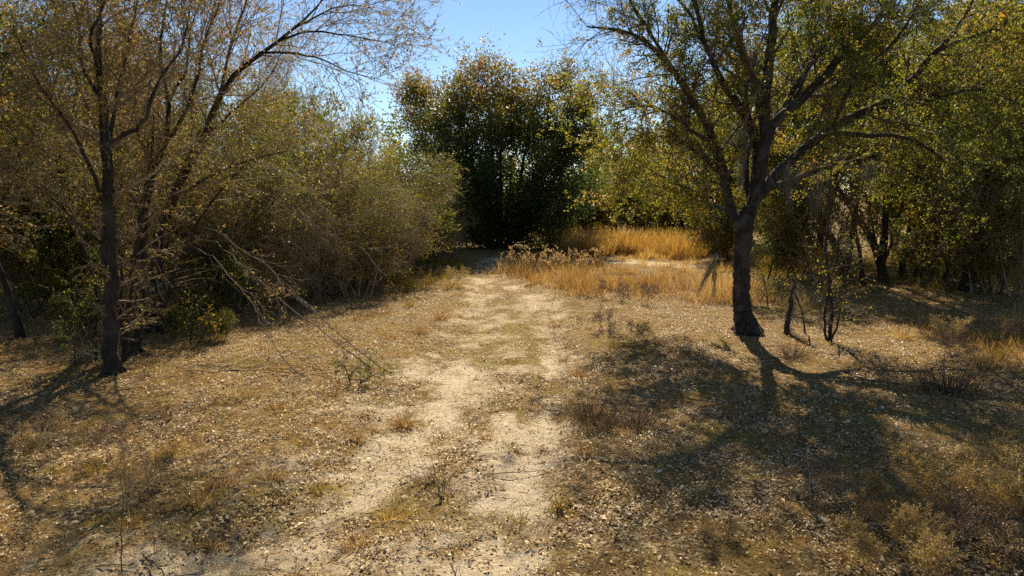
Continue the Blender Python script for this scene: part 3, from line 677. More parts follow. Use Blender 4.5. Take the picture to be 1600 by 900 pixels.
# far wood, one mass behind everything
for i, (px, Y, k_, s_) in enumerate([(868, 44, 'green_shrub', 1.3), (905, 44.5, 'green_shrub', 1.2), (940, 43.5, 'yellow_shrub', 1.3), (978, 44, 'green_shrub', 1.25), (1010, 44.8, 'green_shrub', 1.3), (1048, 43, 'yellow_shrub', 1.25), (1078, 42, 'green_shrub', 1.3), (1108, 40.5, 'green_shrub', 1.2), (1140, 38, 'green_shrub', 1.3)]):
    plant(k_, at(px, 400, Y)[0], Y, s_, rg.uniform(0, 6.28), ['dark green bush at the left end of the row closing the golden grass field', 'dark green bush second from the left in the row behind the golden grass', 'yellow green bush between dark ones at the left of the row behind the golden grass', 'dark green bush right of the left yellow green one behind the golden grass', 'dark green bush in the middle of the row behind the golden grass', 'yellow green bush right of the middle of the row behind the golden grass', 'dark green bush third from the right in the row behind the golden grass', 'dark green bush second from the right in the row behind the golden grass', 'dark green bush at the right end of the row, behind the oak trunk'][i], 'bushes in the row behind the golden grass')

def far_wood():
    g = np.random.default_rng(99); parts = []; tw = []
    n = 95
    a = g.uniform(-.95, .95, n); d = g.uniform(52, 95, n)
    side = np.abs(a) > .45; d[side] = g.uniform(34, 70, side.sum())
    bp = np.stack([np.sin(a) * d, np.cos(a) * d, np.zeros(n)], 1)
    H = g.uniform(7, 10, n); small = g.random(n) < .4; H[small] *= .45
    mid = np.abs(a + .02) < .22; H[mid] *= .8
    P0, R0 = path(g, bp, norm(g.normal(size=(n, 3)) * .12 + [0, 0, 1]), H, np.full(n, .16), 9, .07, .2, .01)
    P1, R1 = spawn(g, P0, R0, 15, (1.5, 3.2), (40, 75), (.05, 1), .2, .12, 4, .4, .015, .3, .5)
    P2, R2 = spawn(g, P1, R1, 7, (.7, 1.6), (30, 70), (.2, 1), .15, .15, 3, .5, .012, .6, .3)
    V, Q = leaves(g, P2, 10, (.20, .34), .6, off=.3)
    me = mesh_quads('leaves', V, Q, M['leaf_oak'], clumpval(g, V[Q[:, 0]], .25, .2, 3, .02))
    o = bpy.data.objects.new('far_wood', me); C.objects.link(o); kind(o, 'stuff')
    o['label'] = 'far woodland closing the view behind the clearing'
    wd = join([tubes(P0, R0, 5), tubes(P1, R1, 3)])
    kind(link('far_stems', mesh_quads('far_stems', *wd, M['twig_dark']), o), 'stuff')
far_wood()

# ------------------------------------------------------------------ single small plants
def simple_thing(name, loc, parts, label, cat, group=None, rz=0, s=1):
    o = bpy.data.objects.new(name, None); o.empty_display_size = .2; C.objects.link(o)
    o.location = loc; o.rotation_euler = (0, 0, rz); o.scale = (s, s, s)
    for nm, me, k in parts:
        c = link(nm, me, o)
        if k: kind(c, k)
    tag(o, label, cat, group); return o

def sapling(seed, basep, stems, label, lmat='leaf_dark', nl=4, n1=10, L1=(.3, .8), leaf=(.04, .07), tw='twig_dark', name='sapling'):
    g = np.random.default_rng(seed)
    bx, by = gnd(*basep); b = (bx, by, hz(bx, by) - .02)
    lm = [roughen(g, *limb(b, s, by, 16), .2) for s in stems]
    P0 = np.concatenate([l[0] for l in lm]); R0 = np.concatenate([l[1] for l in lm])
    P1, R1 = spawn(g, P0, R0, n1, L1, (30, 70), (.15, 1), .15, .15, 5, .5, .004, .4, .2)
    P2, R2 = spawn(g, P1, R1, 4, (.12, .35), (30, 70), (.2, 1), .1, .15, 3, .6, .003, .5, .2)
    tw_ = join([tubes(P1, R1, 3), tubes(P2, R2, 3)])
    parts = [('stem', mesh_quads('stem', *tubes(*l, 6), M['bark_dark'], smooth_shade=True), None) for l in lm]
    parts.append(('twigs', mesh_quads('twigs', *tw_, M[tw]), 'stuff'))
    if nl: parts.append(('foliage', leafmesh(g, 'foliage', [leaves(g, P2, nl, leaf), leaves(g, P1, nl, leaf)], M[lmat], 1, .2, seed), None))
    return simple_thing(name, b, parts, label, 'sapling')
sapling(61, (150, 560), [[(150, 562, 0, .035), (150, 500, 0, .032), (148, 450, 0, .03), (133, 390, 0, .026), (117, 343, 0, .022), (92, 298, 0, .016), (60, 270, 0, .008)]],
        'thin leaning leafy sapling left of the nearest left trunk', nl=5, n1=22)
sapling(62, (118, 570), [[(118, 572, 0, .012), (116, 540, 0, .012), (112, 500, 0, .01), (118, 470, 0, .006)]], 'knee high glossy green seedling left of the nearest left tree', nl=7, n1=12)
sapling(63, (1297, 532), [[(1297, 535, 0, .045), (1298, 500, 0, .035), (1297, 450, 0, .032), (1290, 390, 0, .028), (1296, 320, 0, .022), (1300, 250, 0, .01)],
                          [(1292, 530, .1, .03), (1288, 500, .1, .025), (1300, 440, .1, .02), (1312, 380, .1, .015), (1322, 310, .1, .007)],
                          [(1300, 530, -.1, .022), (1312, 495, -.1, .018), (1318, 450, -.1, .012), (1335, 400, -.1, .006)]],
        'double stemmed twiggy sapling right of the big oak, dark against pale litter', 'leaf_oak', 2, 22, (.4, 1.1))
sapling(64, (1200, 478), [[(1200, 480, 0, .014), (1198, 455, 0, .012), (1192, 430, 0, .008)], [(1206, 480, .1, .014), (1215, 460, .1, .01), (1222, 440, .1, .006)]],
        'small dark leafed seedling close to the right side of the oak trunk', nl=4, n1=12, L1=(.2, .5))
sapling(65, (318, 540), [[(300, 548, 0, .016), (298, 520, 0, .014), (306, 490, 0, .01), (300, 462, 0, .006)], [(302, 548, 0, .014), (320, 520, 0, .012), (335, 500, 0, .006)]],
        'leafy green seedling low at the right foot of the left clump', nl=3, n1=10, L1=(.2, .5))
sapling(66, (548, 605), [[(548, 606, 0, .01), (545, 590, 0, .009), (538, 570, 0, .006)], [(552, 606, 0, .01), (570, 594, 0, .008), (585, 585, 0, .005)]],
        'small leafy green sprig beneath the tips of the fallen boughs', nl=2, n1=9, L1=(.15, .35))
sapling(67, (8, 470), [[(-10, 500, 0, .02), (-5, 440, 0, .02), (0, 385, 0, .018), (60, 388, -.5, .014), (110, 400, -1, .008)]], 'bare bent sapling pointing inward from the left frame edge', nl=1, n1=12, tw='twig')

sapling(68, (193, 562), [[(193, 564, 0, .05), (197, 500, 0, .045), (206, 420, 0, .04), (222, 340, 0, .035), (235, 260, 0, .028), (240, 180, 0, .015)], [(196, 564, .1, .03), (188, 500, .1, .028), (190, 420, .1, .022), (178, 340, .1, .015), (185, 270, .1, .006)]],
        'two thin twiggy stems squeezed between the nearest and middle left trunks', 'leaf_brown', 3, 34, (.4, 1.2), (.035, .06), 'twig')
sapling(69, (252, 520), [[(252, 522, 0, .045), (262, 460, 0, .04), (283, 400, 0, .035), (320, 330, -.3, .028), (370, 270, -.6, .02), (420, 230, -.9, .008)], [(255, 522, .1, .03), (250, 450, .3, .028), (262, 380, .5, .022), (290, 300, .7, .015), (300, 230, .9, .006)]],
        'thin twiggy stems leaning out to the clearing from the rearmost left trunk', 'leaf_brown', 4, 34, (.4, 1.3), (.035, .06), 'twig')
# ---- fallen / arching boughs left of the track
def bough(seed, spec, Y0, label, n1=9, mat='twig_dark'):
    g = np.random.default_rng(seed)
    b = at(spec[0][0], spec[0][1], Y0)
    P0, R0 = roughen(g, *limb(b, spec, Y0, 20), .9); R0 = np.maximum(R0 * .5, .010)
    # keep it above the ground
    P1, R1 = spawn(g, P0, R0, n1, (.5, 1.3), (15, 45), (.2, 1), -.12, .08, 6, .5, .004, .3, .3)
    P2, R2 = spawn(g, P1, R1, 4, (.2, .6), (20, 50), (.2, 1), -.05, .12, 4, .6, .003, .5, .2)
    for P in (P0, P1, P2):
        wx = P + np.array(b); z = hgt(wx[..., 0].ravel(), wx[..., 1].ravel()).reshape(wx.shape[:2]) + .02
        P[..., 2] = np.maximum(P[..., 2], z - b[2])
    parts = [('stem', mesh_quads('stem', *tubes(P0, R0, 6), M[mat], smooth_shade=True), None),
             ('twigs', mesh_quads('twigs', *join([tubes(P1, R1, 3), tubes(P2, R2, 3)]), M[mat]), 'stuff'),
             ('foliage', leafmesh(g, 'foliage', [leaves(g, P2, 3, (.03, .055))], M['leaf_brown'], 1, .3, seed), None)]
    simple_thing('fallen_bough', b, parts, label, 'branch')
bough(71, [(275, 345, 0, .03), (330, 358, -.5, .028), (400, 405, -1.1, .024), (470, 470, -1.9, .02), (540, 530, -2.8, .014), (615, 590, -3.7, .006)], 15.0, 'longest arching bare bough, its tip touching the ground left of the track', 20)
bough(72, [(285, 360, 0, .026), (345, 385, -.6, .024), (395, 430, -1.2, .02), (440, 470, -1.9, .016), (520, 530, -2.8, .012), (580, 575, -3.6, .006)], 14.7, 'second arching bare bough, close beneath the longest one', 16)
bough(73, [(280, 370, 0, .02), (330, 400, -.6, .02), (390, 470, -1.6, .015), (420, 530, -2.4, .01), (470, 590, -3.2, .005)], 14.4, 'steeper drooping bare bough nearest the left clump', 16)
bough(74, [(380, 300, 0, .02), (430, 330, 0, .02), (500, 365, -.3, .016), (560, 385, -.6, .012), (600, 430, -.9, .006)], 20.0, 'pale drooping bough sticking out of the left thicket', 9, 'twig_pale')
bough(75, [(60, 445, 0, .02), (100, 465, -.2, .018), (130, 510, -.4, .014), (150, 552, -.7, .008)], 13.3, 'thin bent bough slanting down to the leaning sapling', 7, 'twig_dark')
bough(76, [(690, 400, 0, .03), (720, 402, -.2, .026), (760, 406, -.3, .02), (800, 412, -.5, .01)], 31.5, 'bleached dead branch lying at the far end of the track', 7, 'twig_pale')

# ---- hanging moss
def moss(seed, px, py0, py1, Y, wid, lean, label, nst=90, group=None):
    g = np.random.default_rng(seed)
    t = at(px, py0, Y); h = (py1 - py0) / F * Y
    P = np.zeros((nst, 7, 3)); x = g.normal(size=nst) * wid; y = g.normal(size=nst) * wid
    ln = h * g.uniform(.35, 1, nst); st = g.uniform(0, .35, nst) * h
    for k in range(7):
        f = k / 6
        taper = 1 - .75 * (st + ln * f) / h
        P[:, k, 0] = x * taper + lean * (st + ln * f) + g.normal(size=nst) * .012
        P[:, k, 1] = y * taper + g.normal(size=nst) * .012
        P[:, k, 2] = -(st + ln * f * (1 - st / h))
    P += np.cumsum(g.normal(size=P.shape) * .009, axis=1)
    V, Q = ribbons(g, P, np.full(nst, .008), .4)
    me = mesh_quads('hanging_moss', V, Q, M['moss'], np.repeat(g.random(nst), 6))
    o = link('hanging_moss', me); o.location = t
    tag(o, label, 'moss', group)
moss(81, 1119, 396, 468, 14.9, .045, -.35, 'long slanting tuft of grey moss hanging left of the oak trunk', 75)
moss(82, 1117, 402, 480, 14.9, .03, .02, 'short straight tuft of moss hanging beside the long slanting one', 40)
moss(83, 1160, 190, 300, 14.6, .12, .03, 'greyish moss draped along the upright oak limb', 110)
moss(84, 1235, 250, 330, 13.6, .14, 0, 'wispy moss curtain under the low right limb of the oak', 110)
moss(85, 1275, 270, 350, 13.0, .14, .05, 'wispy moss curtain above the double stemmed sapling', 110)
moss(86, 1180, 60, 160, 14.5, .1, 0, 'moss trailing from the highest upright oak limb', 90)
moss(87, 1360, 245, 300, 11.8, .1, 0, 'small moss wisp under the far reach of the low oak limb', 60)

def mossy_stub():
    g = np.random.default_rng(88); bx, by = gnd(1240, 522); b = (bx, by, hz(bx, by) - .03)
    P0, R0 = limb(b, [(1228, 525, 0, .07), (1233, 500, 0, .055), (1238, 470, 0, .045), (1241, 435, 0, .03)], by, 10)
    P1, R1 = limb(b, [(1258, 522, .1, .025), (1254, 490, .05, .02), (1240, 452, 0, .015)], by, 8)
    n = 260; t = g.random(n); pos, _, r = interp(P0, R0, np.zeros(n, int), t)
    d = norm(g.normal(size=(n, 3)) * [1, 1, .2] + [.3, 0, -.9]); pos = pos + g.normal(size=(n, 3)) * .035
    P, _ = path(g, pos, d, g.uniform(.12, .38, n), np.full(n, .004), 5, .15, .5, .003, .1)
    V, Q = ribbons(g, P, np.full(n, .014), .4)
    simple_thing('dead_stub', b, [('stem', mesh_quads('stem', *roughtube(g, P0, R0), M['bark_dark'], smooth_shade=True), None), ('prop', mesh_quads('prop', *tubes(P1, R1, 5), M['twig_dark']), None),
                 ('moss_cover', mesh_quads('moss_cover', V, Q, M['moss'], np.repeat(g.random(n), 4)), 'stuff')], 'waist high dead stub wrapped in hanging moss between oak and sapling', 'stump')
def roughtube(g, P, R): return tubes(*roughen(g, P, R, .3), 8)
mossy_stub()

# ------------------------------------------------------------------ tufts, weeds
def tuft_mesh(seed, n, h, spread, mat, wid=.006, arch=.5, name='blades'):
    g = np.random.default_rng(seed); a = g.uniform(0, 6.28, n); r = np.abs(g.normal(size=n)) * spread * .35
    pos = np.stack([np.cos(a) * r, np.sin(a) * r, np.full(n, -.01)], 1)
    out = g.uniform(.15, 1, n) * arch
    d = norm(np.stack([np.cos(a) * out + g.normal(size=n) * .15, np.sin(a) * out + g.normal(size=n) * .15, np.ones(n)], 1))
    P = np.zeros((n, 5, 3)); P[:, 0] = pos; ln = h * g.uniform(.45, 1.1, n)
    for k in range(1, 5):
        d[:, 2] -= .16 * out * k * g.uniform(.5, 1.5, n); d = norm(d + g.normal(size=(n, 3)) * .05)
        P[:, k] = P[:, k - 1] + d * (ln / 4)[:, None]
    V, Q = ribbons(g, P, np.full(n, wid), .2)
    return mesh_quads(name, V, Q, M[mat], np.repeat(g.random(n), 4))
TF = {
    'rust': [tuft_mesh(200, 110, .24, .18, 'rust', .006, 1.1), tuft_mesh(201, 80, .18, .2, 'rust', .006, 1.3)],
    'green': [tuft_mesh(202, 70, .24, .1, 'greengrass', .006, .8), tuft_mesh(203, 60, .17, .14, 'greengrass', .006, 1.)],
    'straw': [tuft_mesh(204, 90, .3, .2, 'straw', .007, .9), tuft_mesh(205, 70, .2, .2, 'straw', .006, 1.2)],
    'dark': [tuft_mesh(206, 230, .3, .4, 'darkweed', .006, .9), tuft_mesh(207, 100, .22, .35, 'darkweed', .006, 1.1)],
}
TUFTS = [
 ('rust', 0, 632, 664, 1.0, 'spiky orange grass tuft beside the left rut, the brightest on the track'),
 ('rust', 1, 583, 676, .7, 'small rusty tuft just left of the spiky orange one'),
 ('rust', 1, 556, 692, .8, 'low rusty tuft second left of the spiky orange one'),
 ('green', 0, 872, 790, .9, 'yellow green grass tuft with a dark stub, alone on the pale right rut'),
 ('green', 1, 812, 806, .8, 'small green grass tuft left of the yellow green one on the right rut'),
 ('rust', 1, 912, 714, .8, 'small brown tuft below the dark dead weed patch'),
 ('rust', 1, 558, 842, .95, 'rusty tuft in the left rut near the bottom edge'),
 ('straw', 1, 610, 800, .9, 'straw coloured tuft in the leafy strip between the ruts'),
 ('dark', 1, 685, 750, .8, 'dark tangled tuft in the leafy strip between the ruts, beside a stub'),
 ('green', 1, 495, 765, .7, 'small greenish tuft left of the left rut'),
 ('straw', 0, 308, 800, .75, 'upright straw tuft in the near left litter'),
 ('straw', 1, 345, 765, .8, 'pale yellow tuft in the near left litter, above the upright one'),
 ('green', 0, 262, 722, .85, 'bright green yellow tuft left of the track in leaf litter'),
 ('green', 1, 148, 742, .9, 'mossy green tuft at the lower left in the shade fringe'),
 ('green', 1, 85, 745, .8, 'darker green tuft at the lower left, left of the mossy one'),
 ('rust', 0, 425, 755, .8, 'orange brown tuft between the upright straw tuft and the rut'),
 ('dark', 0, 920, 660, .9, 'dark dead weed tuft, left of the pair on the right litter'),
 ('dark', 0, 995, 672, .85, 'dark dead weed tuft, right of the pair on the right litter'),
 ('dark', 1, 945, 680, .7, 'small dead weed tuft between the dark pair'),
 ('dark', 1, 1030, 637, .6, 'small dark tuft above the dead weed pair'),
 ('dark', 0, 1240, 560, .8, 'brown tuft in the deep shade under the mossy stub'),
 ('dark', 1, 1080, 560, .8, 'brown tuft in the shade left below the oak trunk'),
 ('rust', 0, 905, 590, .9, 'rusty tuft at the right edge of the track, middle distance'),
 ('rust', 1, 893, 632, .8, 'low rusty tuft at the right track edge above the dead weed'),
 ('rust', 0, 880, 560, .8, 'rusty tuft at the right track edge near the moss patch'),
 ('rust', 1, 950, 610, .8, 'low rusty tuft in litter right of the track'),
 ('straw', 0, 1410, 528, .9, 'orange grass tuft on the sunlit litter of the right side'),
 ('straw', 0, 1452, 505, 1.2, 'pale arching grass tuft before the right wood'),
 ('straw', 0, 1535, 575, 1.1, 'golden tuft at the right, above a dark shrub shadow'),
 ('green', 0, 1560, 560, 1.1, 'yellow green tuft near the right frame edge'),
 ('dark', 0, 1480, 612, 1.3, 'broad grey brown weed clump in the right shade'),
 ('straw', 0, 1585, 505, 1.3, 'tall pale grass clump at the right frame edge'),
 ('rust', 0, 430, 640, .6, 'tiny brown tuft in the shaded band left of the track'),
 ('rust', 1, 520, 620, .7, 'ochre tuft under the tips of the arching boughs'),
 ('green', 1, 470, 700, .7, 'olive tuft in litter left of the left rut'),
 ('rust', 1, 200, 830, .8, 'brown tuft in the near left litter beside a thin bare stem'),
 ('straw', 1, 330, 850, .6, 'thin straw tuft at the bottom left of the track'),
 ('rust', 1, 760, 690, .7, 'small ochre tuft on the middle strip of the track'),
 ('rust', 1, 800, 640, .7, 'faint ochre tuft on the middle strip above the fork of pale sand'),
 ('green', 1, 960, 545, 1.0, 'green grass tuft among litter before the brown field grass'),
 ('green', 0, 1010, 520, 1.0, 'yellow green tuft before the brown field grass, nearer the oak'),
 ('rust', 0, 870, 505, 1.0, 'rusty tuft beside the moss patch of the track'),
 ('rust', 0, 655, 520, 1.1, 'rust red grass clump at the left verge of the track'),
 ('rust', 1, 610, 530, 1.1, 'low rust red clump second left of the left verge'),
 ('rust', 0, 690, 500, 1.1, 'rust red clump nearest the narrow far end of the left rut'),
 ('rust', 1, 560, 500, 1.1, 'orange clump at the sunny foot of the left thicket'),
 ('green', 0, 640, 480, 1.1, 'green yellow clump at the foot of the left thicket'),
]
for i, (k, v, px, py, s, lb) in enumerate(TUFTS):
    x, y = gnd(px, py)
    simple_thing('grass_tuft' if k != 'dark' else 'weed_tuft', (x, y, hz(x, y)), [('blades', TF[k][v], 'stuff')], lb, 'grass tuft' if k != 'dark' else 'weed', None, rg.uniform(0, 6.28), s * (1.7 if k == 'dark' else 1.4))

# fluffy dry weeds at the lower right: stems that carry sprays of fine tan seed heads
def weed_mesh(seed, h, nst, mat='fluff', hair=1.0):
    g = np.random.default_rng(seed)
    pos = np.stack([g.normal(size=nst) * .1, g.normal(size=nst) * .1, np.full(nst, -.02)], 1)
    d = norm(np.stack([g.normal(size=nst) * .35, g.normal(size=nst) * .35, np.ones(nst)], 1))
    P0, R0 = path(g, pos, d, h * g.uniform(.65, 1, nst), np.full(nst, .005), 8, .07, .4, .003, .05)
    P1, R1 = spawn(g, P0, R0, 20, (.12, .30), (25, 60), (.4, 1), .15, .1, 5, .5, .0018, .5, .3, .06)
    n2 = int(10 * hair)
    P2, R2 = spawn(g, P1, R1, n2, (.03, .09), (25, 70), (.15, 1), .0, .15, 3, .6, .001, .6, .2)
    V, Q = join([ribbons(g, P2, np.full(len(P2), .005), .6), leaves(g, P2, 3, (.010, .024), .6, off=.01)])
    return (mesh_quads('stem', *tubes(P0, R0, 5), M['twig'], smooth_shade=True), mesh_quads('sprays', *tubes(P1, R1, 3), M['twig_pale']), mesh_quads('seed_fluff', V, Q, M[mat], g.random(len(Q))))
WM = [weed_mesh(300, .75, 6), weed_mesh(301, .55, 5), weed_mesh(302, .9, 5, hair=.7), weed_mesh(303, .6, 4, 'darkweed', .6)]
WEEDS = [
 (0, 1420, 700 + 95, 1.0, 'fluffy tan weed at lower right, the leftmost of the big ones'),
 (1, 1350, 815, .8, 'small rounded tan weed left of the fluffy weeds'),
 (0, 1480, 850, 1.1, 'wide pale tan weed in the middle of the lower right patch'),
 (2, 1560, 800, 1.1, 'tall fluffy weed below the right shade, golden at its top'),
 (0, 1590, 870, 1.1, 'tan weed filling the bottom right corner'),
 (1, 1450, 905, 1.0, 'low tan weed on the bottom edge, lower right'),
 (1, 1370, 880, .9, 'short tan weed at the bottom edge left of the weed patch'),
 (2, 1640, 780, 1.2, 'tall brown weed leaning in from the right frame edge'),
 (1, 1510, 790, .9, 'small golden weed between the two tallest fluffy weeds'),
 (3, 1545, 880, 1.2, 'dark brown weed in the lower right corner between tan ones'),
 (3, 1270, 790, .9, 'thin brown weed at the shadow streak, left of the tan patch'),
 (1, 1130, 850, .5, 'faint low tan weed in the near right litter'),
 (2, 110, 720, .75, 'wispy dry weed in the shade at the left'),
 (3, 60, 700, .9, 'brown dry weed at the left edge shade'),
 (3, 190, 720, .8, 'thin olive brown weed right of the wispy one'),
 (3, 230, 770, .7, 'low brown weed before the bright green tuft'),
 (2, 180, 800, .6, 'straggly pale weed at the lower left litter'),
 (3, 950, 520, 1.0, 'thin upright brown weed before the field grass'),
 (3, 985, 540, .9, 'thin upright brown weed right of its twin before the field grass'),
 (3, 1000, 478, 1.3, 'tall thin weed standing in the brown field grass'),
 (3, 955, 468, 1.2, 'thin dark weed standing in the brown field grass, left part'),
 (3, 1500, 560, 1.1, 'brown weed on the litter before the right wood front'),
 (2, 1475, 540, .9, 'pale weed on sunlit litter before the right wood front'),
 (3, 1555, 530, 1.2, 'rusty brown weed near the right frame edge'),
 (3, 500, 470, 1.0, 'dry weed at the foot of the left thicket'),
 (2, 700, 450, 1.0, 'pale dry weed at the left side of the track end'),
]
for v, px, py, s, lb in WEEDS:
    x, y = gnd(px, py); a, b_, c = WM[v]
    simple_thing('dry_weed', (x, y, hz(x, y)), [('stem', a, None), ('sprays', b_, 'stuff'), ('seed_fluff', c, 'stuff')], lb, 'weed', None, rg.uniform(0, 6.28), s)

# bare single stems and sticks
def stick(seed, pts, r, label, name='stick', cat='stick', ntw=3, mat='twig_dark', tl=(.06, .2)):
    g = np.random.default_rng(seed); b = np.array(pts[0]); P = (resample(pts, 14) - b)[None]
    P[:, 1:] += g.normal(size=P[:, 1:].shape) * r * .7
    R = np.linspace(r, r * .4, 14)[None]
    parts = [('stem', mesh_quads('stem', *tubes(P, R, 7), M[mat], smooth_shade=True), None)]
    if ntw:
        P1, R1 = spawn(g, P, R, ntw, tl, (25, 60), (.2, 1), .1, .15, 5, .6, .0015, .4, .2)
        for k in range(len(P1)): parts.append(('twig', mesh_quads('twig', *tubes(P1[k:k + 1], R1[k:k + 1], 5), M[mat]), None))
    simple_thing(name, tuple(b), parts, label, cat)
def gp(px, py, dz=0.):
    x, y = gnd(px, py); return (x, y, hz(x, y) + dz)
def up_stem(px, py, top, r=.004, dx=0):
    x, y = gnd(px, py); t = at(px + dx, top, y); z0 = hz(x, y)
    return [(x, y, z0 - .02), ((x * 2 + t[0]) / 3, y, z0 + (t[2] - z0) * .35), ((x + t[0] * 2) / 3 + .01, y + .02, z0 + (t[2] - z0) * .7), t]
stick(401, up_stem(191, 897, 735, dx=-4), .006, 'tall thin bare stem rising from the bottom left litter', 'dead_stalk', 'stalk', 5, 'twig_dark')
stick(402, [gp(225, 875, .03), gp(240, 885, .05), gp(262, 897, .02)], .011, 'short forked stick lying at the bottom left', ntw=3)
stick(403, [gp(150, 893, .02), gp(185, 892, .03), gp(222, 893, .02)], .006, 'long thin stick lying along the bottom left edge', ntw=2)
stick(404, [gp(688, 783, 0), gp(686, 776, .10), gp(683, 768, .20)], .017, 'dark upright broken stub between the ruts', 'dead_stub', 'stub', 2, tl=(.03, .08))
stick(405, [gp(715, 898, .02), gp(709, 888, .05), gp(706, 880, .10)], .009, 'small grey fork of twig at the bottom edge of the right rut', ntw=3, tl=(.05, .12))
stick(406, [gp(880, 775, .02), gp(905, 768, .06), gp(925, 757, .05)], .006, 'thin twig lying right of the yellow green tuft', ntw=4)
stick(407, [gp(1085, 757, .02), gp(1105, 754, .03), gp(1128, 756, .02)], .008, 'thin straight stick lying in the right litter', ntw=1)
stick(408, [gp(960, 843, .02), gp(967, 835, .05), gp(975, 823, .08)], .009, 'dark little stick poking from the litter at lower right of the track', ntw=2, tl=(.04, .1))
stick(409, [gp(395, 800, .02), gp(420, 795, .04), gp(450, 790, .03)], .006, 'thin curved twig on the sand of the left rut', ntw=2)
stick(410, [gp(1268, 835, .02), gp(1285, 850, .05), gp(1300, 870, .02)], .007, 'pale twig lying left of the tan weed patch', ntw=2, mat='twig_pale')
stick(411, up_stem(1268, 800, 700, dx=-8), .007, 'pale upright weed stalk beside the shadow streak', 'dead_stalk', 'stalk', 6, 'twig_pale')
stick(412, up_stem(1420, 800, 735, dx=-30), .006, 'pale slanting stalk before the tan weed patch', 'dead_stalk', 'stalk', 3, 'twig_pale')
stick(413, [gp(1540, 645, .1), gp(1575, 670, .25), gp(1620, 700, .3)], .010, 'grey bare branch slanting in from the right frame edge', ntw=8, mat='twig', tl=(.2, .6))
stick(414, [gp(32, 755, .02), gp(55, 730, .12), gp(80, 700, .3)], .006, 'thin pink brown stalk slanting in the left shade', 'dead_stalk', 'stalk', 3, 'twig_pale')
stick(415, [gp(760, 742, .01), gp(850, 735, .02), gp(690, 700, .01)][:2], .006, 'straight twig lying across the middle strip', ntw=2)

# ------------------------------------------------------------------ stuff: litter, grasses
def in_view(x, y, m=1.18): return np.abs(x) < (y * .76 * m + 1.2)

def scatter(g, n, y0, y1, dens=None, p=1.0):
    """points in the view wedge, denser towards the camera"""
    u = g.random(n); y = (y0 ** p + u * (y1 ** p - y0 ** p)) ** (1 / p)
    x = g.uniform(-1, 1, n) * (y * .88 + 1.2)
    if dens is not None:
        k = g.random(n) < dens(x, y); x, y = x[k], y[k]
    return x, y

def litter():
    g = np.random.default_rng(500)
    def dens(x, y):
        s = mask_sand(x, y)
        c = smooth(.3, .62, fbm(x * 1.1, y * 1.1, 61)); c2 = smooth(.3, .7, fbm(x * 4, y * 4, 62, 2))
        m = mask_moss(x, y)
        return np.clip((.16 + .84 * c) * (.2 + .8 * c2) * 1.5 * (1 - .8 * s) * (1 - .6 * m) + .02, 0, 1)
    x, y = scatter(g, 540000, 3.4, 27, dens, 1.15)
    z = hgt(x, y) + g.uniform(.002, .035, len(x))
    a = g.uniform(0, 6.28, len(x))
    d = norm(np.stack([np.cos(a), np.sin(a), g.normal(size=len(x)) * .3], 1))
    lm_ = np.where(g.random(len(x)) < .08, 1.7, 1.) * g.uniform(.016, .046, len(x)); V, Q = leafquads(g, np.stack([x, y, z], 1), d * lm_[:, None] / .05, (.05, .05), .55, 3.5, .16)
    val = np.clip(.48 + (fbm(x * .8, y * .8, 66) - .5) * .9 + g.normal(size=len(x)) * .36, 0, 1)
    kind(link('fallen_leaves', mesh_quads('fallen_leaves', V, Q, M['litter'], val)), 'stuff')
litter()

def debris():
    g = np.random.default_rng(540)
    x, y = scatter(g, 7000, 3.6, 20, lambda a, b: .9 - .6 * mask_sand(a, b), 1.2)
    a = g.uniform(0, 6.28, len(x))
    P, R_ = path(g, np.stack([x, y, hgt(x, y) + .008], 1), np.stack([np.cos(a), np.sin(a), g.normal(size=len(x)) * .12 + .05], 1), g.uniform(.06, .34, len(x)), g.uniform(.0018, .005, len(x)), 4, .16, .5, .0015)
    P[..., 2] = np.maximum(P[..., 2], hgt(P[..., 0].ravel(), P[..., 1].ravel()).reshape(P.shape[:2]) + .004)
    kind(link('fallen_twigs', mesh_quads('fallen_twigs', *tubes(P, R_, 3), M['twig'])), 'stuff')
debris()

def blades(g, x, y, h, mat, wid, name, K=4, lean=.35, bend=.25, vals=None, plume=0):
    K = 3; n = len(x); z = hgt(x, y) - .01
    d = norm(np.stack([g.normal(size=n) * lean, g.normal(size=n) * lean, np.ones(n)], 1))
    hd = g.uniform(0, 6.28, n); bd = np.stack([np.cos(hd), np.sin(hd), -.5 * np.ones(n)], 1)
    P = np.zeros((n, K, 3)); P[:, 0] = np.stack([x, y, z], 1)
    for k in range(1, K):
        d = norm(d + bd * bend * k * .5 * g.uniform(.2, 1.4, (n, 1)))
        P[:, k] = P[:, k - 1] + d * (h / (K - 1))[:, None]
    parts = [ribbons(g, P, wid, .25)]
    v = g.random(n) if vals is None else vals
    vv = [np.repeat(v, K - 1)]
    V, Q = join(parts)
    kind(link(name, mesh_quads(name, V, Q, M[mat], np.concatenate(vv))), 'stuff')
    return P

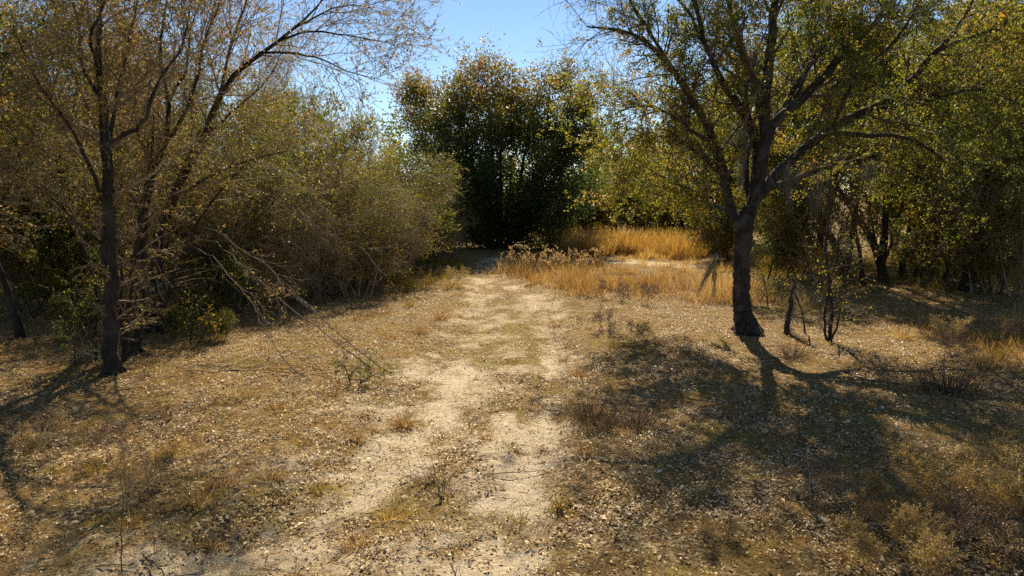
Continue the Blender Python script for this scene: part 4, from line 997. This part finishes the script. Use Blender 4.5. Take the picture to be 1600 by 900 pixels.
def grasses():
    g = np.random.default_rng(600)
    # golden field at the back
    x = g.uniform(1.5, 13, 60000); y = g.uniform(30.5, 40.5, 60000)
    lft = at(855, 400, 34)[0] / 34; rgt = at(1125, 400, 34)[0] / 34
    k = (x / y > lft) & (x / y < rgt + .03) & (y > 30.8 + 3.5 * fbm(x * .6, y * 0, 70)) & (fbm(x * .9, y * .9, 71) > .42) & (g.random(len(x)) > mask_sand(x, y))
    x, y = x[k], y[k]
    h = (.12 + 1.15 * smooth(.3, .7, fbm(x * 1.5, y * 1.5, 72, 3))) * g.uniform(.4, 1.2, len(x))
    blades(g, x, y, h, 'straw', np.full(len(x), .022), 'golden_grass', vals=np.clip(g.normal(size=len(x)) * .2 + fbm(x * .5, y * .5, 73), 0, 1))
    # brown field grass, mid distance
    x, y = scatter(g, 210000, 14.5, 31)
    f = poly_dist(x, y, FIELD)
    k = g.random(len(x)) < smooth(1.35, .6, f + (fbm(x * .9, y * .9, 74) - .5) * 1.2) * smooth(.30, .56, fbm(x * 1.3, y * 1.3, 75)) * (1 - mask_sand(x, y))
    x, y = x[k], y[k]
    h = (.14 + .5 * smooth(.3, .7, fbm(x * .9, y * .9, 76))) * g.uniform(.5, 1.2, len(x))
    blades(g, x, y, h, 'rust', np.full(len(x), .014), 'brown_field_grass', vals=np.clip(g.normal(size=len(x)) * .28 + .3 + .75 * fbm(x * .6, y * .6, 78), 0, 1))
    cx, cy = scatter(g, 1500, 19, 33, lambda a, b: (a / b > .02) & (a / b < .36) & (g.random(len(a)) < .75 * smooth(.35, .6, fbm(a * .6, b * .6, 84))))
    nb = 40; sz = g.uniform(.5, 1.4, len(cx))
    x = np.repeat(cx, nb) + g.normal(size=len(cx) * nb) * .12 * np.repeat(sz, nb); y = np.repeat(cy, nb) + g.normal(size=len(cx) * nb) * .12 * np.repeat(sz, nb)
    blades(g, x, y, .34 * np.repeat(sz, nb) * g.uniform(.4, 1.3, len(x)), 'straw', np.full(len(x), .013), 'straw_clump_grass', lean=.4, vals=np.clip(np.repeat(g.uniform(0, .9, len(cx)), nb) + g.normal(size=len(x)) * .15, 0, 1))
    # right side grass
    x, y = scatter(g, 90000, 9, 20)
    k = g.random(len(x)) < smooth(1.25, .5, poly_dist(x, y, RIGHTG) + (fbm(x * .9, y * .9, 79) - .5) * 1.4) * .7
    x, y = x[k], y[k]
    blades(g, x, y, .28 * g.uniform(.4, 1.2, len(x)), 'straw', np.full(len(x), .010), 'dry_verge_grass', vals=np.clip(g.normal(size=len(x)) * .22 + .35, 0, 1))
    # short sparse ground grass in little clusters everywhere
    x, y = scatter(g, 220000, 3.4, 28, None, 1.3)
    cl = smooth(.56, .74, fbm(x * 2.2, y * 2.2, 80, 3)) * (1 - .8 * mask_sand(x, y)) + .012
    k = g.random(len(x)) < cl; x, y = x[k], y[k]
    blades(g, x, y, .08 * g.uniform(.4, 1.5, len(x)), 'rust', np.full(len(x), .006), 'short_dry_grass', K=3, lean=.6, vals=np.clip(g.normal(size=len(x)) * .25 + .6, 0, 1))
    x, y = scatter(g, 160000, 3.4, 22, None, 1.3)
    k = g.random(len(x)) < mask_moss(x, y) * .35; x, y = x[k], y[k]
    blades(g, x, y, .05 * g.uniform(.4, 1.5, len(x)), 'greengrass', np.full(len(x), .006), 'short_green_grass', K=3, lean=.6)
    cx, cy = scatter(g, 900, 3.6, 26, lambda a, b: .9 - .75 * mask_sand(a, b), 1.2)
    sz = g.uniform(.4, 1.3, len(cx)) ** 1.5; nb = 34
    x = np.repeat(cx, nb) + g.normal(size=len(cx) * nb) * .055 * np.repeat(sz, nb); y = np.repeat(cy, nb) + g.normal(size=len(cx) * nb) * .055 * np.repeat(sz, nb)
    blades(g, x, y, .13 * np.repeat(sz, nb) * g.uniform(.4, 1.4, len(x)), 'rust', np.full(len(x), .006), 'scattered_dry_grass', lean=.55, vals=np.clip(np.repeat(g.uniform(.2, .9, len(cx)), nb) + g.normal(size=len(x)) * .15, 0, 1))
    # undergrowth at the wood edges
    x, y = scatter(g, 160000, 15, 34)
    lat = x / y
    e = smooth(21, 24, y + (fbm(x * .5, y * .5, 81) - .5) * 7) * ((lat < -.07) | (lat > .36))
    k = (g.random(len(x)) < e * smooth(.4, .6, fbm(x * 1.2, y * 1.2, 82))); x, y = x[k], y[k]
    blades(g, x, y, .45 * g.uniform(.3, 1.2, len(x)), 'greengrass', np.full(len(x), .016), 'undergrowth', vals=np.clip(g.normal(size=len(x)) * .3 + .5, 0, 1))
grasses()

# tall pale plumed grass at the far end of the track: each plume clump is a thing
def plume_mesh(seed):
    g = np.random.default_rng(seed); n = 9
    pos = np.stack([g.normal(size=n) * .18, g.normal(size=n) * .12, np.full(n, -.02)], 1)
    d = norm(np.stack([g.normal(size=n) * .25, g.normal(size=n) * .25, np.ones(n)], 1))
    P0, R0 = path(g, pos, d, g.uniform(.8, 1.15, n), np.full(n, .009), 9, .05, .6, .006, .0)
    P0[:, 5:, 0] += (np.arange(4) ** 2 * .018)[None, :] * np.sign(g.normal(size=(n, 1))); P0[:, 7:, 2] -= np.array([.03, .10])
    V1, Q1 = tubes(P0, R0, 4)
    V2, Q2 = leaves(g, P0, 26, (.05, .10), .35, (.55, 1), .45)
    return mesh_quads('stalks', V1, Q1, M['plume'], np.full(len(Q1), .5)), mesh_quads('plume_heads', V2, Q2, M['plume'], g.random(len(Q2)))
PM = [plume_mesh(700 + i) for i in range(3)]
pl = [(795, 424), (812, 428), (830, 424), (846, 430), (862, 425), (880, 428), (898, 422), (915, 426), (935, 420), (823, 432), (870, 434), (905, 436)]
for i, (px, py) in enumerate(pl):
    x, y = gnd(px, py); a, b_ = PM[i % 3]
    simple_thing('plume_grass', (x, y, hz(x, y)), [('stalks', a, 'stuff'), ('plume_heads', b_, 'stuff')], 'pale curling plume grass clump in the row before the evergreen', 'grass', 'plume grass row at the far end of the track', rg.uniform(0, 6.28), rg.uniform(.85, 1.15))
